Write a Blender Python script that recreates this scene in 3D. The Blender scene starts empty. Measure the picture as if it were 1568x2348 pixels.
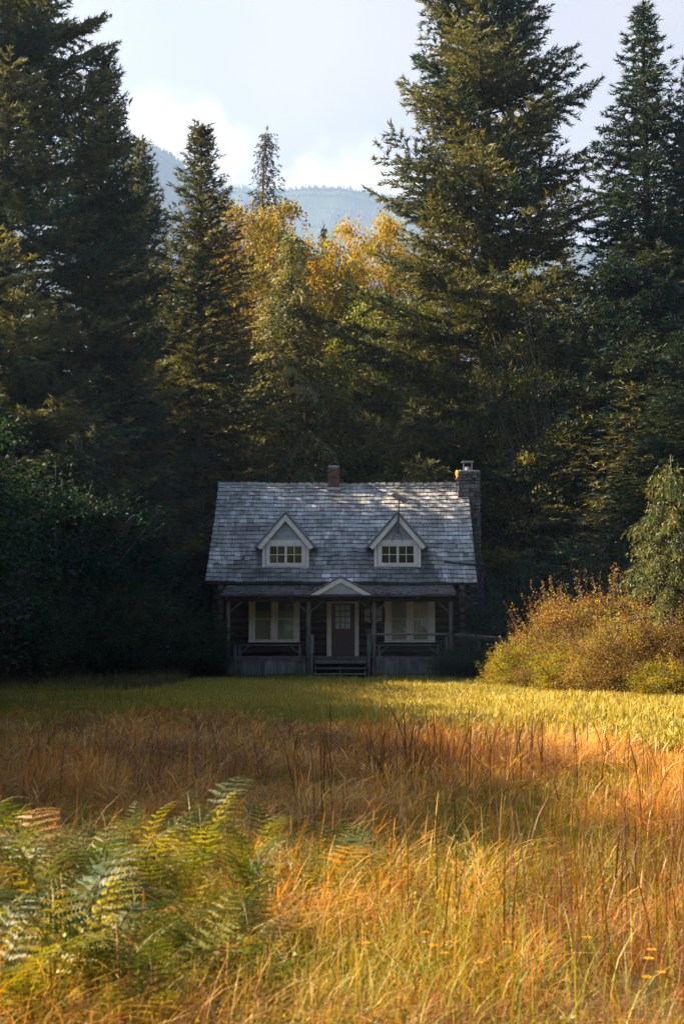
import bpy, math, random
import numpy as np
from mathutils import Vector, Matrix

C = bpy.context.scene
COL = C.collection
R = math.radians

# ------------------------------------------------------------------ camera
TILT = math.atan(283 / 3267)
cam_d = bpy.data.cameras.new("camera")
cam_d.sensor_fit = 'HORIZONTAL'
cam_d.sensor_width = 24.0
cam_d.lens = 50.0
cam_d.clip_start = 0.1
cam_d.clip_end = 12000
cam_d.dof.use_dof = True
cam_d.dof.focus_distance = 45
cam_d.dof.aperture_fstop = 5.6
cam = bpy.data.objects.new("camera", cam_d)
COL.objects.link(cam)
cam.location = (0, 0, 1.6)
cam.rotation_euler = (R(90) + TILT, 0, 0)
C.camera = cam

# ------------------------------------------------------------------ light
SUN_EL, SUN_BACK = 31.0, 10.0      # height; degrees behind pure left
SKY_STRENGTH = 0.05
SUN_STRENGTH = 5.0
EXPOSURE = 2.45
HAZE = 2.2e-4
HAZE_TOP = 1050
# x, y, height, crown scale and kind of the trees just outside the frame that shade meadow and cabin
SHADE = [(-6.4, 12.0, 6.0, .36, 'vine_maple'), (-7.6, 13.8, 6.2, .72, 'vine_maple'), (-8.6, 16.6, 6.8, .8, 'vine_maple'), (-9.3, 19.4, 7.2, .85, 'vine_maple'),
         (-9.2, 21.8, 10.5, .60, 'fill'), (-9.6, 24.6, 7.2, .9, 'vine_maple'), (-10.6, 28.0, 7.6, .95, 'vine_maple'), (-11.6, 31.6, 8.0, 1.0, 'vine_maple'), (-12.6, 35.2, 8.0, 1.0, 'vine_maple'),
         (-13.4, 38.8, 9, 1.1, 'vine_maple'), (-14.4, 42.6, 9.5, 1.1, 'vine_maple'), (-15.5, 46.8, 11, 1.0, 'fill'),
         (-17, 51.5, 12, .9, 'fir_dark'), (-19, 57, 12, .9, 'fill'), (-20, 63, 12, .9, 'fill')]
SHADE += [(x_ - 3.0, y_ + 1.9, h_ + 1.9, w_ * 1.05, k_) for x_, y_, h_, w_, k_ in SHADE if k_ == 'vine_maple' and y_ > 13]
w = bpy.data.worlds.new("World")
C.world = w
w.use_nodes = True
nt = w.node_tree
nt.nodes.clear()


class NT:
    """tiny node helper"""
    def __init__(s, tree):
        s.t = tree

    def n(s, typ, **kw):
        nd = s.t.nodes.new(typ)
        for k, v in kw.items():
            if k == 'ins':
                for i, val in v.items():
                    if isinstance(val, bpy.types.NodeSocket):
                        s.t.links.new(val, nd.inputs[i])
                    else:
                        nd.inputs[i].default_value = val
            else:
                setattr(nd, k, v)
        return nd

    def m(s, op, a, b=None, c=None, clamp=False):
        ins = {0: a}
        if b is not None: ins[1] = b
        if c is not None: ins[2] = c
        return s.n('ShaderNodeMath', operation=op, use_clamp=clamp, ins=ins).outputs[0]

    def mix(s, f, a, b, blend='MIX'):
        nd = s.n('ShaderNodeMix', data_type='RGBA', blend_type=blend)
        for i, val in ((0, f), (6, a), (7, b)):
            if isinstance(val, bpy.types.NodeSocket): s.t.links.new(val, nd.inputs[i])
            else: nd.inputs[i].default_value = val
        return nd.outputs[2]


def rgb(r, g, b): return (r, g, b, 1.0)


N = NT(nt)
sky = N.n('ShaderNodeTexSky', sky_type='NISHITA', sun_disc=False, sun_elevation=R(SUN_EL),
          sun_rotation=R(-(90 - SUN_BACK)), air_density=.5, dust_density=.4, ozone_density=2.0)
tc = N.n('ShaderNodeTexCoord')
sep = N.n('ShaderNodeSeparateXYZ', ins={0: tc.outputs['Generated']})
yy = N.m('MAXIMUM', sep.outputs[1], 0.05)
U = N.m('DIVIDE', sep.outputs[0], yy)
V = N.m('DIVIDE', sep.outputs[2], yy)
# cumulus banks low over the northern mountains: lobes in bearing and height, broken up by noise
nz = N.n('ShaderNodeTexNoise', noise_dimensions='3D', ins={'Vector': tc.outputs['Generated'], 'Scale': 22.0, 'Detail': 7.0, 'Roughness': .58})
nz2 = N.n('ShaderNodeTexNoise', noise_dimensions='3D', ins={'Vector': tc.outputs['Generated'], 'Scale': 7.0, 'Detail': 3.0, 'Roughness': .5})
lobes = [(-.125, .325, .060, .080), (-.085, .315, .045, .058), (-.155, .27, .09, .10), (-.055, .26, .06, .085), (.010, .300, .062, .068), (.035, .27, .06, .07), (-.02, .27, .05, .06),
         (-.03, .215, .16, .105), (.10, .20, .10, .085), (.17, .22, .045, .055), (-.25, .27, .13, .10), (.30, .20, .15, .07), (-.45, .25, .15, .1), (.6, .2, .2, .08)]
acc = None
for (u, v, a, b) in lobes:
    du = N.m('DIVIDE', N.m('SUBTRACT', U, u), a)
    dv = N.m('DIVIDE', N.m('SUBTRACT', V, v), b)
    d = N.m('SUBTRACT', 1.0, N.m('SQRT', N.m('ADD', N.m('MULTIPLY', du, du), N.m('MULTIPLY', dv, dv))))
    acc = d if acc is None else N.m('MAXIMUM', acc, d)
noisy = N.m('ADD', acc, N.m('ADD', N.m('MULTIPLY', N.m('SUBTRACT', nz.outputs[0], .5), .55), N.m('MULTIPLY', N.m('SUBTRACT', nz2.outputs[0], .5), .5)))
mask = N.n('ShaderNodeMapRange', interpolation_type='SMOOTHSTEP', ins={0: noisy, 1: -.04, 2: .30, 3: 0.0, 4: 1.0}).outputs[0]
mask = N.m('MULTIPLY', mask, N.m('GREATER_THAN', sep.outputs[1], 0.75))
veil = N.n('ShaderNodeMapRange', interpolation_type='SMOOTHSTEP', ins={0: nz2.outputs[0], 1: .35, 2: .8, 3: .66, 4: .84}).outputs[0]
# thin veil brightens only the sky in view, narrowed to keep ambient light low
veil = N.m('MULTIPLY', veil, N.n('ShaderNodeMapRange', interpolation_type='SMOOTHSTEP', ins={0: sep.outputs[1], 1: .70, 2: .87, 3: 0., 4: 1.}).outputs[0])
CLOUD = rgb(5.6, 5.4, 5.3)
VEIL = rgb(3.95, 3.5, 3.25)
c1 = N.mix(veil, sky.outputs[0], VEIL)
puff = N.n('ShaderNodeMapRange', interpolation_type='SMOOTHSTEP', ins={0: nz.outputs[0], 1: .36, 2: .6, 3: .25, 4: 1.0}).outputs[0]
c2 = N.mix(N.m('MULTIPLY', mask, puff), c1, CLOUD)
bg = N.n('ShaderNodeBackground', ins={0: c2, 1: SKY_STRENGTH})
out = N.n('ShaderNodeOutputWorld', ins={0: bg.outputs[0]})

sun_d = bpy.data.lights.new("sun", 'SUN')
sun_d.energy = SUN_STRENGTH
sun_d.angle = R(0.5)
sun_d.color = (1.0, 0.80, 0.54)
sun = bpy.data.objects.new("sun", sun_d)
COL.objects.link(sun)
b, e = R(SUN_BACK), R(SUN_EL)
TRAVEL = Vector((math.cos(b) * math.cos(e), -math.sin(b) * math.cos(e), -math.sin(e)))
sun.rotation_euler = TRAVEL.to_track_quat('-Z', 'Y').to_euler()
sun.location = (-40, 60, 60)

vs = C.view_settings
vs.view_transform = 'Standard'
vs.look = 'None'
vs.exposure = EXPOSURE
vs.gamma = 1.0
C.render.engine = 'CYCLES'
C.cycles.max_bounces = 5
C.cycles.diffuse_bounces = 3
C.cycles.glossy_bounces = 2
C.cycles.transmission_bounces = 3
C.cycles.volume_bounces = 0
C.cycles.transparent_max_bounces = 6
C.cycles.use_denoising = True


# ------------------------------------------------------------------ layout helper
def at(px, py, Y):
    """world point on the plane y = Y seen at (px, py) of the photograph at 1568 px width; gives plain metric places"""
    v, u = (1174 - py) / 3267, (px - 784) / 3267
    s = Y / (math.cos(TILT) - v * math.sin(TILT))
    return Vector((u * s, Y, 1.6 + (math.sin(TILT) + v * math.cos(TILT)) * s))


def tag(o, label=None, cat=None, group=None, kind=None):
    if label: o['label'] = label
    if cat: o['category'] = cat
    if group: o['group'] = group
    if kind: o['kind'] = kind
    return o


def empty(name, loc, rz=0, **kw):
    o = bpy.data.objects.new(name, None)
    COL.objects.link(o)
    o.location = loc
    o.rotation_euler = (0, 0, rz)
    return tag(o, **kw)


def link(name, me, parent=None, mat=None):
    o = bpy.data.objects.new(name, me)
    COL.objects.link(o)
    if mat and not me.materials: me.materials.append(mat)
    if parent: o.parent = parent
    return o


def copy_tree(o, parent=None):
    c = o.copy()
    COL.objects.link(c)
    c.parent = parent
    for ch in list(o.children):
        copy_tree(ch, c)
    return c


# ------------------------------------------------------------------ materials
def new_mat(name):
    m = bpy.data.materials.new(name)
    m.use_nodes = True
    m.node_tree.nodes.clear()
    return m, NT(m.node_tree)


def surf(Nm, sh): Nm.n('ShaderNodeOutputMaterial', ins={0: sh})


def mat_wood(name, a, bcol, stretch=(1, 1, 12), scale=6.0, rough=.75, bump=.25, spec=.3, moss=None):
    m, M = new_mat(name)
    tcn = M.n('ShaderNodeTexCoord')
    mp = M.n('ShaderNodeMapping', ins={0: tcn.outputs['Object'], 3: tuple(1.0 / s for s in stretch)})
    n1 = M.n('ShaderNodeTexNoise', ins={'Vector': mp.outputs[0], 'Scale': scale * 3, 'Detail': 6.0, 'Roughness': .65})
    n2 = M.n('ShaderNodeTexNoise', ins={'Vector': tcn.outputs['Object'], 'Scale': scale * .3, 'Detail': 4.0})
    f = M.n('ShaderNodeMapRange', ins={0: n1.outputs[0], 1: .3, 2: .7, 3: 0., 4: 1.}).outputs[0]
    c = M.mix(f, bcol, a)
    f2 = M.n('ShaderNodeMapRange', ins={0: n2.outputs[0], 1: .25, 2: .75, 3: .6, 4: 1.25}).outputs[0]
    c = M.mix(1.0, c, M.n('ShaderNodeCombineXYZ', ins={0: f2, 1: f2, 2: f2}).outputs[0], 'MULTIPLY')
    at_ = M.n('ShaderNodeAttribute', attribute_name='Col')
    c = M.mix(1.0, c, at_.outputs[0], 'MULTIPLY')
    if moss:
        n3 = M.n('ShaderNodeTexNoise', ins={'Vector': tcn.outputs['Object'], 'Scale': 1.7, 'Detail': 8.0, 'Roughness': .7})
        f3 = M.n('ShaderNodeMapRange', ins={0: n3.outputs[0], 1: .5, 2: .64, 3: 0., 4: .55}).outputs[0]
        c = M.mix(f3, c, moss)
    bp = M.n('ShaderNodeBump', ins={'Strength': bump, 'Distance': .02, 'Height': n1.outputs[0]})
    p = M.n('ShaderNodeBsdfPrincipled', ins={'Base Color': c, 'Roughness': rough, 'Specular IOR Level': spec, 'Normal': bp.outputs[0]})
    surf(M, p.outputs[0])
    return m


def mat_leaf(name, transl=.35, tcol=(1.3, 1.25, .5), rough=.5, spec=.35, vary=.25):
    m, M = new_mat(name)
    at_ = M.n('ShaderNodeAttribute', attribute_name='Col')
    oi = M.n('ShaderNodeObjectInfo')
    v = M.n('ShaderNodeMapRange', ins={0: oi.outputs['Random'], 1: 0., 2: 1., 3: 1 - vary, 4: 1 + vary}).outputs[0]
    c = M.mix(1.0, at_.outputs[0], M.n('ShaderNodeCombineXYZ', ins={0: v, 1: v, 2: v}).outputs[0], 'MULTIPLY')
    p = M.n('ShaderNodeBsdfPrincipled', ins={'Base Color': c, 'Roughness': rough, 'Specular IOR Level': spec})
    ct = M.mix(1.0, c, rgb(*tcol), 'MULTIPLY')
    t = M.n('ShaderNodeBsdfTranslucent', ins={0: ct})
    mx = M.n('ShaderNodeMixShader', ins={0: transl, 1: p.outputs[0], 2: t.outputs[0]})
    surf(M, mx.outputs[0])
    return m


def mat_bark(name, a, bcol, scale=4.0):
    m, M = new_mat(name)
    tcn = M.n('ShaderNodeTexCoord')
    mp = M.n('ShaderNodeMapping', ins={0: tcn.outputs['Object'], 3: (1, 1, .35)})
    n1 = M.n('ShaderNodeTexNoise', ins={'Vector': mp.outputs[0], 'Scale': scale, 'Detail': 8.0, 'Roughness': .7})
    f = M.n('ShaderNodeMapRange', ins={0: n1.outputs[0], 1: .38, 2: .62, 3: 0., 4: 1.}).outputs[0]
    c = M.mix(f, bcol, a)
    bp = M.n('ShaderNodeBump', ins={'Strength': .8, 'Distance': .05, 'Height': n1.outputs[0]})
    p = M.n('ShaderNodeBsdfPrincipled', ins={'Base Color': c, 'Roughness': .9, 'Specular IOR Level': .2, 'Normal': bp.outputs[0]})
    surf(M, p.outputs[0])
    return m


def mat_paint(name, col, rough=.55, dirt=.3, spec=.4, metal=0.0):
    m, M = new_mat(name)
    tcn = M.n('ShaderNodeTexCoord')
    n1 = M.n('ShaderNodeTexNoise', ins={'Vector': tcn.outputs['Object'], 'Scale': 5.0, 'Detail': 8.0, 'Roughness': .7})
    f = M.n('ShaderNodeMapRange', ins={0: n1.outputs[0], 1: .35, 2: .7, 3: 1.0, 4: 1.0 - dirt}).outputs[0]
    c = M.mix(1.0, rgb(*col), M.n('ShaderNodeCombineXYZ', ins={0: f, 1: f, 2: f}).outputs[0], 'MULTIPLY')
    at_ = M.n('ShaderNodeAttribute', attribute_name='Col')
    c = M.mix(1.0, c, at_.outputs[0], 'MULTIPLY')
    p = M.n('ShaderNodeBsdfPrincipled', ins={'Base Color': c, 'Roughness': rough, 'Specular IOR Level': spec, 'Metallic': metal})
    surf(M, p.outputs[0])
    return m


def mat_glass(name):
    m, M = new_mat(name)
    tcn = M.n('ShaderNodeTexCoord')
    n1 = M.n('ShaderNodeTexNoise', ins={'Vector': tcn.outputs['Object'], 'Scale': 5.0, 'Detail': 2.0})
    bp = M.n('ShaderNodeBump', ins={'Strength': .12, 'Distance': .01, 'Height': n1.outputs[0]})
    g = M.n('ShaderNodeBsdfGlossy', ins={'Color': rgb(.95, .97, 1), 'Roughness': .03, 'Normal': bp.outputs[0]})
    t = M.n('ShaderNodeBsdfTransparent', ins={0: rgb(.92, .95, .93)})
    fr = M.n('ShaderNodeFresnel', ins={0: 1.8})
    f = M.m('ADD', M.m('MULTIPLY', fr.outputs[0], 1.0), .05, clamp=True)
    surf(M, M.n('ShaderNodeMixShader', ins={0: f, 1: t.outputs[0], 2: g.outputs[0]}).outputs[0])
    return m


MAT = dict(
    shingle=mat_wood('weathered_shingle', rgb(.72, .68, .62), rgb(.26, .255, .24), (1, 14, 14), 5, .5, .3, .6, moss=rgb(.21, .21, .17)),
    ridge=mat_wood('ridge_board', rgb(.42, .38, .32), rgb(.22, .20, .17), (14, 1, 1), 5, .6, .3, .5),
    log=mat_wood('dark_log', rgb(.10, .065, .045), rgb(.045, .03, .022), (14, 1, 1), 4, .8, .4),
    logend=mat_wood('log_end', rgb(.17, .15, .12), rgb(.07, .06, .05), (1, 1, 1), 6, .8, .4),
    post=mat_wood('grey_pole', rgb(.22, .19, .155), rgb(.10, .09, .075), (1, 1, 12), 5, .8, .3),
    plank=mat_wood('grey_plank', rgb(.21, .215, .20), rgb(.09, .10, .095), (1, 1, 14), 6, .8, .3, moss=rgb(.06, .085, .05)),
    deck=mat_wood('deck_board', rgb(.24, .23, .20), rgb(.12, .12, .11), (14, 1, 1), 6, .8, .3),
    white=mat_paint('cream_paint', (.82, .75, .63), dirt=.22),
    grey=mat_paint('grey_siding', (.40, .405, .38), dirt=.2),
    red=mat_paint('brown_door', (.12, .075, .062), dirt=.3),
    metal=mat_paint('galvanised', (.55, .55, .55), rough=.4, dirt=.3, metal=.8),
    darkmetal=mat_paint('dark_metal', (.10, .12, .11), rough=.5, dirt=.3, metal=.5),
    glass=mat_glass('old_glass'),
    brick=mat_paint('red_brick', (.27, .13, .085), rough=.85, dirt=.5, spec=.2),
    stone=mat_paint('field_stone', (.17, .16, .15), rough=.85, dirt=.5, spec=.3),
    curtain=mat_paint('pale_curtain', (.66, .58, .36), rough=.9, dirt=.15, spec=.1),
    paper=mat_paint('notice_paper', (.62, .56, .40), rough=.8, dirt=.15, spec=.2),
    ink=mat_paint('faded_ink', (.12, .12, .10), rough=.8, dirt=.1),
    dark=mat_paint('dark_board', (.05, .05, .045), rough=.8, dirt=.2),
    conifer=mat_leaf('conifer_needles', .27, (1.6, 1.35, .5), .5, .3),
    leaf=mat_leaf('broad_leaves', .42, (1.45, 1.4, .35), .55, .25),
    grass=mat_leaf('meadow_grass', .34, (1.6, 1.15, .35), .5, .4),
    fern=mat_leaf('fern_fronds', .42, (1.6, 1.5, .3), .45, .28),
    bark=mat_bark('fir_bark', rgb(.11, .085, .065), rgb(.035, .028, .022)),
    palebark=mat_bark('alder_bark', rgb(.30, .29, .26), rgb(.10, .09, .075), 3.0),
)


# ------------------------------------------------------------------ mesh builders
class MB:
    def __init__(s, rnd=None):
        s.v, s.f, s.c = [], [], []
        s.tint = 1.0
        s.rnd = rnd or random.Random(1)

    def add(s, vs_, fs, c=None):
        b0 = len(s.v)
        s.v += [tuple(p) for p in vs_]
        s.f += [tuple(b0 + i for i in f) for f in fs]
        c = s.tint if c is None else c
        if not isinstance(c, tuple): c = (c, c, c)
        s.c += [c] * len(vs_)

    def hexa(s, p, c=None):
        s.add(p, [(0, 3, 2, 1), (4, 5, 6, 7), (0, 1, 5, 4), (1, 2, 6, 5), (2, 3, 7, 6), (3, 0, 4, 7)], c)

    def box(s, x0, x1, y0, y1, z0, z1, c=None):
        s.hexa([(x0, y0, z0), (x1, y0, z0), (x1, y1, z0), (x0, y1, z0), (x0, y0, z1), (x1, y0, z1), (x1, y1, z1), (x0, y1, z1)], c)

    def beam(s, p, q, wd, h, up=(0, 0, 1), c=None):
        p, q = Vector(p), Vector(q)
        d = (q - p).normalized()
        x = d.cross(Vector(up)).normalized() * wd / 2
        y = x.cross(d).normalized() * h / 2
        s.hexa([p - x - y, p + x - y, q + x - y, q - x - y, p - x + y, p + x + y, q + x + y, q - x + y], c)

    def tube(s, pts, rad, n=8, c=None, jit=0.0):
        pts = [Vector(p) for p in pts]
        rings, k = [], len(pts)
        ref = Vector((0, 0, 1)) if abs((pts[-1] - pts[0]).normalized().z) < .9 else Vector((1, 0, 0))
        for i, p in enumerate(pts):
            d = (pts[min(i + 1, k - 1)] - pts[max(i - 1, 0)]).normalized()
            x = d.cross(ref).normalized()
            y = x.cross(d)
            r = rad[i] if hasattr(rad, '__len__') else rad
            for j in range(n):
                a = 2 * math.pi * j / n
                rr = r * (1 + s.rnd.uniform(-jit, jit))
                rings.append(p + x * (math.cos(a) * rr) + y * (math.sin(a) * rr))
        fs = []
        for i in range(k - 1):
            for j in range(n):
                j2 = (j + 1) % n
                fs.append((i * n + j, i * n + j2, (i + 1) * n + j2, (i + 1) * n + j))
        fs.append(tuple(range(n)))
        fs.append(tuple((k - 1) * n + j for j in reversed(range(n))))
        s.add(rings, fs, c)

    def prism(s, poly, y0, y1, c=None):
        """poly in (x, z), extruded along y"""
        n = len(poly)
        vs_ = [(x, y0, z) for x, z in poly] + [(x, y1, z) for x, z in poly]
        fs = [tuple(range(n)), tuple(n + i for i in reversed(range(n)))] + [(i, i + n, (i + 1) % n + n, (i + 1) % n) for i in range(n)]
        s.add(vs_, fs, c)

    def build(s, name, mat, parent=None, off=(0, 0, 0), smooth=False, bevel=0):
        me = bpy.data.meshes.new(name)
        ox, oy, oz = off
        me.from_pydata([(x - ox, y - oy, z - oz) for x, y, z in s.v], [], s.f)
        ca = me.color_attributes.new('Col', 'FLOAT_COLOR', 'POINT')
        ca.data.foreach_set('color', np.array([c + (1.0,) for c in s.c], dtype=np.float32).ravel())
        if smooth: me.polygons.foreach_set('use_smooth', [True] * len(me.polygons))
        me.materials.append(mat)
        me.update()
        o = link(name, me, parent)
        if bevel:
            bm_ = o.modifiers.new('bevel', 'BEVEL')
            bm_.width = bevel
            bm_.segments = 1
            bm_.limit_method = 'ANGLE'
        return o


def np_mesh(name, verts, faces, col, mat, smooth=False):
    """verts (n,3), faces (m,k), col (n,3)"""
    me = bpy.data.meshes.new(name)
    n, (m, k) = len(verts), faces.shape
    me.vertices.add(n)
    me.vertices.foreach_set('co', np.ascontiguousarray(verts, dtype=np.float32).ravel())
    me.loops.add(m * k)
    me.loops.foreach_set('vertex_index', np.ascontiguousarray(faces, dtype=np.int32).ravel())
    me.polygons.add(m)
    me.polygons.foreach_set('loop_start', np.arange(0, m * k, k, dtype=np.int32))
    me.polygons.foreach_set('loop_total', np.full(m, k, dtype=np.int32))
    if smooth: me.polygons.foreach_set('use_smooth', np.ones(m, dtype=bool))
    ca = me.color_attributes.new('Col', 'BYTE_COLOR', 'POINT')
    c4 = np.ones((n, 4), dtype=np.float32)
    c4[:, :3] = np.clip(col, 0, 1)
    ca.data.foreach_set('color', c4.ravel())
    me.materials.append(mat)
    me.update(calc_edges=True)
    return me


def unit(a): return a / (np.linalg.norm(a, axis=-1, keepdims=True) + 1e-9)


def tri_soup(P, D, L, W, rng, ntri, spread, col):
    """ntri thin triangles per tuft"""
    n = len(P)
    P = np.repeat(P, ntri, 0); D = np.repeat(D, ntri, 0); col = np.repeat(col, ntri, 0)
    L = np.repeat(L, ntri); W = np.repeat(W, ntri)
    r = rng.normal(size=(n * ntri, 3))
    D = unit(D + r * spread)
    S = unit(np.cross(D, rng.normal(size=(n * ntri, 3))))
    L = L * rng.uniform(.7, 1.25, n * ntri)
    P = P + rng.normal(size=P.shape) * .03
    V_ = np.stack([P - S * W[:, None] * .5, P + S * W[:, None] * .5, P + D * L[:, None]], 1).reshape(-1, 3)
    return V_, np.repeat(col, 3, 0)


def conifer(name, seed, H, RAD, z0, prof, up_top, up_bot, droop, tip, hang, step=.2, tl=.2, tw=.05, ntri=3,
            level=.42, nb=4, gap=.0, colA=(.035, .06, .025), colB=(.07, .10, .035), mat='conifer', pt=.11, sec=.42, trunk_r=.3, lean=0.0):
    rng = np.random.default_rng(seed)
    Ps, Ds, Cs = [], [], []
    wood = MB(random.Random(seed))
    up = np.array([0, 0, 1.0])
    z = z0
    while z < H - .25:
        t = (z - z0) / (H - z0)
        sp = level * (1.25 - .75 * t)
        k = max(3, int(round(nb + rng.uniform(-1, 1))))
        a0 = rng.uniform(0, 6.28)
        for i in range(k):
            if rng.random() < gap: continue
            a = a0 + 6.283 * i / k + rng.uniform(-.5, .5)
            zb = z + rng.uniform(-.5, .5) * sp
            L = RAD * prof(min(max(t, 0), 1)) * rng.uniform(.68, 1.12)
            if rng.random() < .06: L *= 1.18
            L = max(L, .25)
            el = up_bot + (up_top - up_bot) * t ** .8 + rng.uniform(-.12, .12)
            o = np.array([math.cos(a), math.sin(a), 0.0])
            lat = np.array([-math.sin(a), math.cos(a), 0.0])
            bendl = rng.uniform(-.12, .12)
            f = lambda s: (o * (L * s * math.cos(el))[:, None] + lat * (bendl * L * s * s)[:, None]
                           + up * (zb + L * math.sin(el) * s - droop * L * s ** 2 + tip * L * s ** 3)[:, None])
            sw = np.linspace(0, 1, 5)
            pw = f(sw)
            if L > .8:
                r0 = .012 + .011 * L
                wood.tube(pw, [r0 * (1.05 - s) + .004 for s in sw], 4)
            ns = max(3, int(L * .88 / step))
            s = np.sort(np.clip(np.linspace(.12, 1, ns) + rng.uniform(-.02, .02, ns), .05, 1))
            base = f(s)
            tang = unit(f(np.minimum(s + .03, 1.03)) - f(s))
            side = np.where(np.arange(ns) % 2 == 0, 1.0, -1.0) * rng.uniform(.7, 1.1, ns)
            dirs = unit(tang * .62 + lat * side[:, None] * .85 + up * (-hang + rng.normal(size=ns) * .12)[:, None])
            dirs[-1] = tang[-1]
            ln = (sec * L * (1.02 - s) ** .75 * np.clip(s * 3.0, .35, 1) + .22) * rng.uniform(.6, 1.15, ns)
            ln = np.minimum(ln, 1.7)
            mt = max(2, int(ln.max() / pt))
            wv = (np.arange(mt) + .5)[None, :] * pt
            ok = wv < np.maximum(ln, pt)[:, None]
            P = base[:, None, :] + dirs[:, None, :] * wv[:, :, None] - up * (hang * .5 * wv ** 2 / np.maximum(ln, .2)[:, None])[:, :, None]
            Dd = np.broadcast_to(dirs[:, None, :] - up * hang * .4, P.shape)
            P, Dd = P[ok], Dd[ok]
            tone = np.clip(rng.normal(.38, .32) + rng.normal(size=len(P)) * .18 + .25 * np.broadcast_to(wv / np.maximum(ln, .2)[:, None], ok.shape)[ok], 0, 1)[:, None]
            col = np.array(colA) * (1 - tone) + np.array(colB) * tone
            Ps.append(P); Ds.append(Dd); Cs.append(col)
        z += sp
    # leader
    m_ = 14
    P = np.stack([np.zeros(m_), np.zeros(m_), np.linspace(H - .9, H, m_)], 1)
    Ps.append(P); Ds.append(np.tile(up, (m_, 1)) + rng.normal(size=(m_, 3)) * .3); Cs.append(np.tile(np.array(colB), (m_, 1)))
    P, D, Cc = np.concatenate(Ps), np.concatenate(Ds), np.concatenate(Cs)
    n = len(P)
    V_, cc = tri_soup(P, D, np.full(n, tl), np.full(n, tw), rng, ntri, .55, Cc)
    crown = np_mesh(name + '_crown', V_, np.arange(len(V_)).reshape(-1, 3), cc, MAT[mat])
    zz = np.linspace(-.3, H - .3, 14)
    pts = [(lean * math.sin(q * .25) * .3, lean * math.cos(q * .21) * .3 - lean * .3, q) for q in zz]
    rr = [trunk_r * (1 - max(q, 0) / H) ** .9 + .02 for q in zz]
    rr[0] *= 1.35
    wood.tube(pts, rr, 10, jit=.06)
    wd = wood.build(name + '_wood', MAT['bark'])
    wme = wd.data
    bpy.data.objects.remove(wd)
    return dict(crown=crown, wood=wme, H=H, n=len(V_) // 3)


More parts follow.
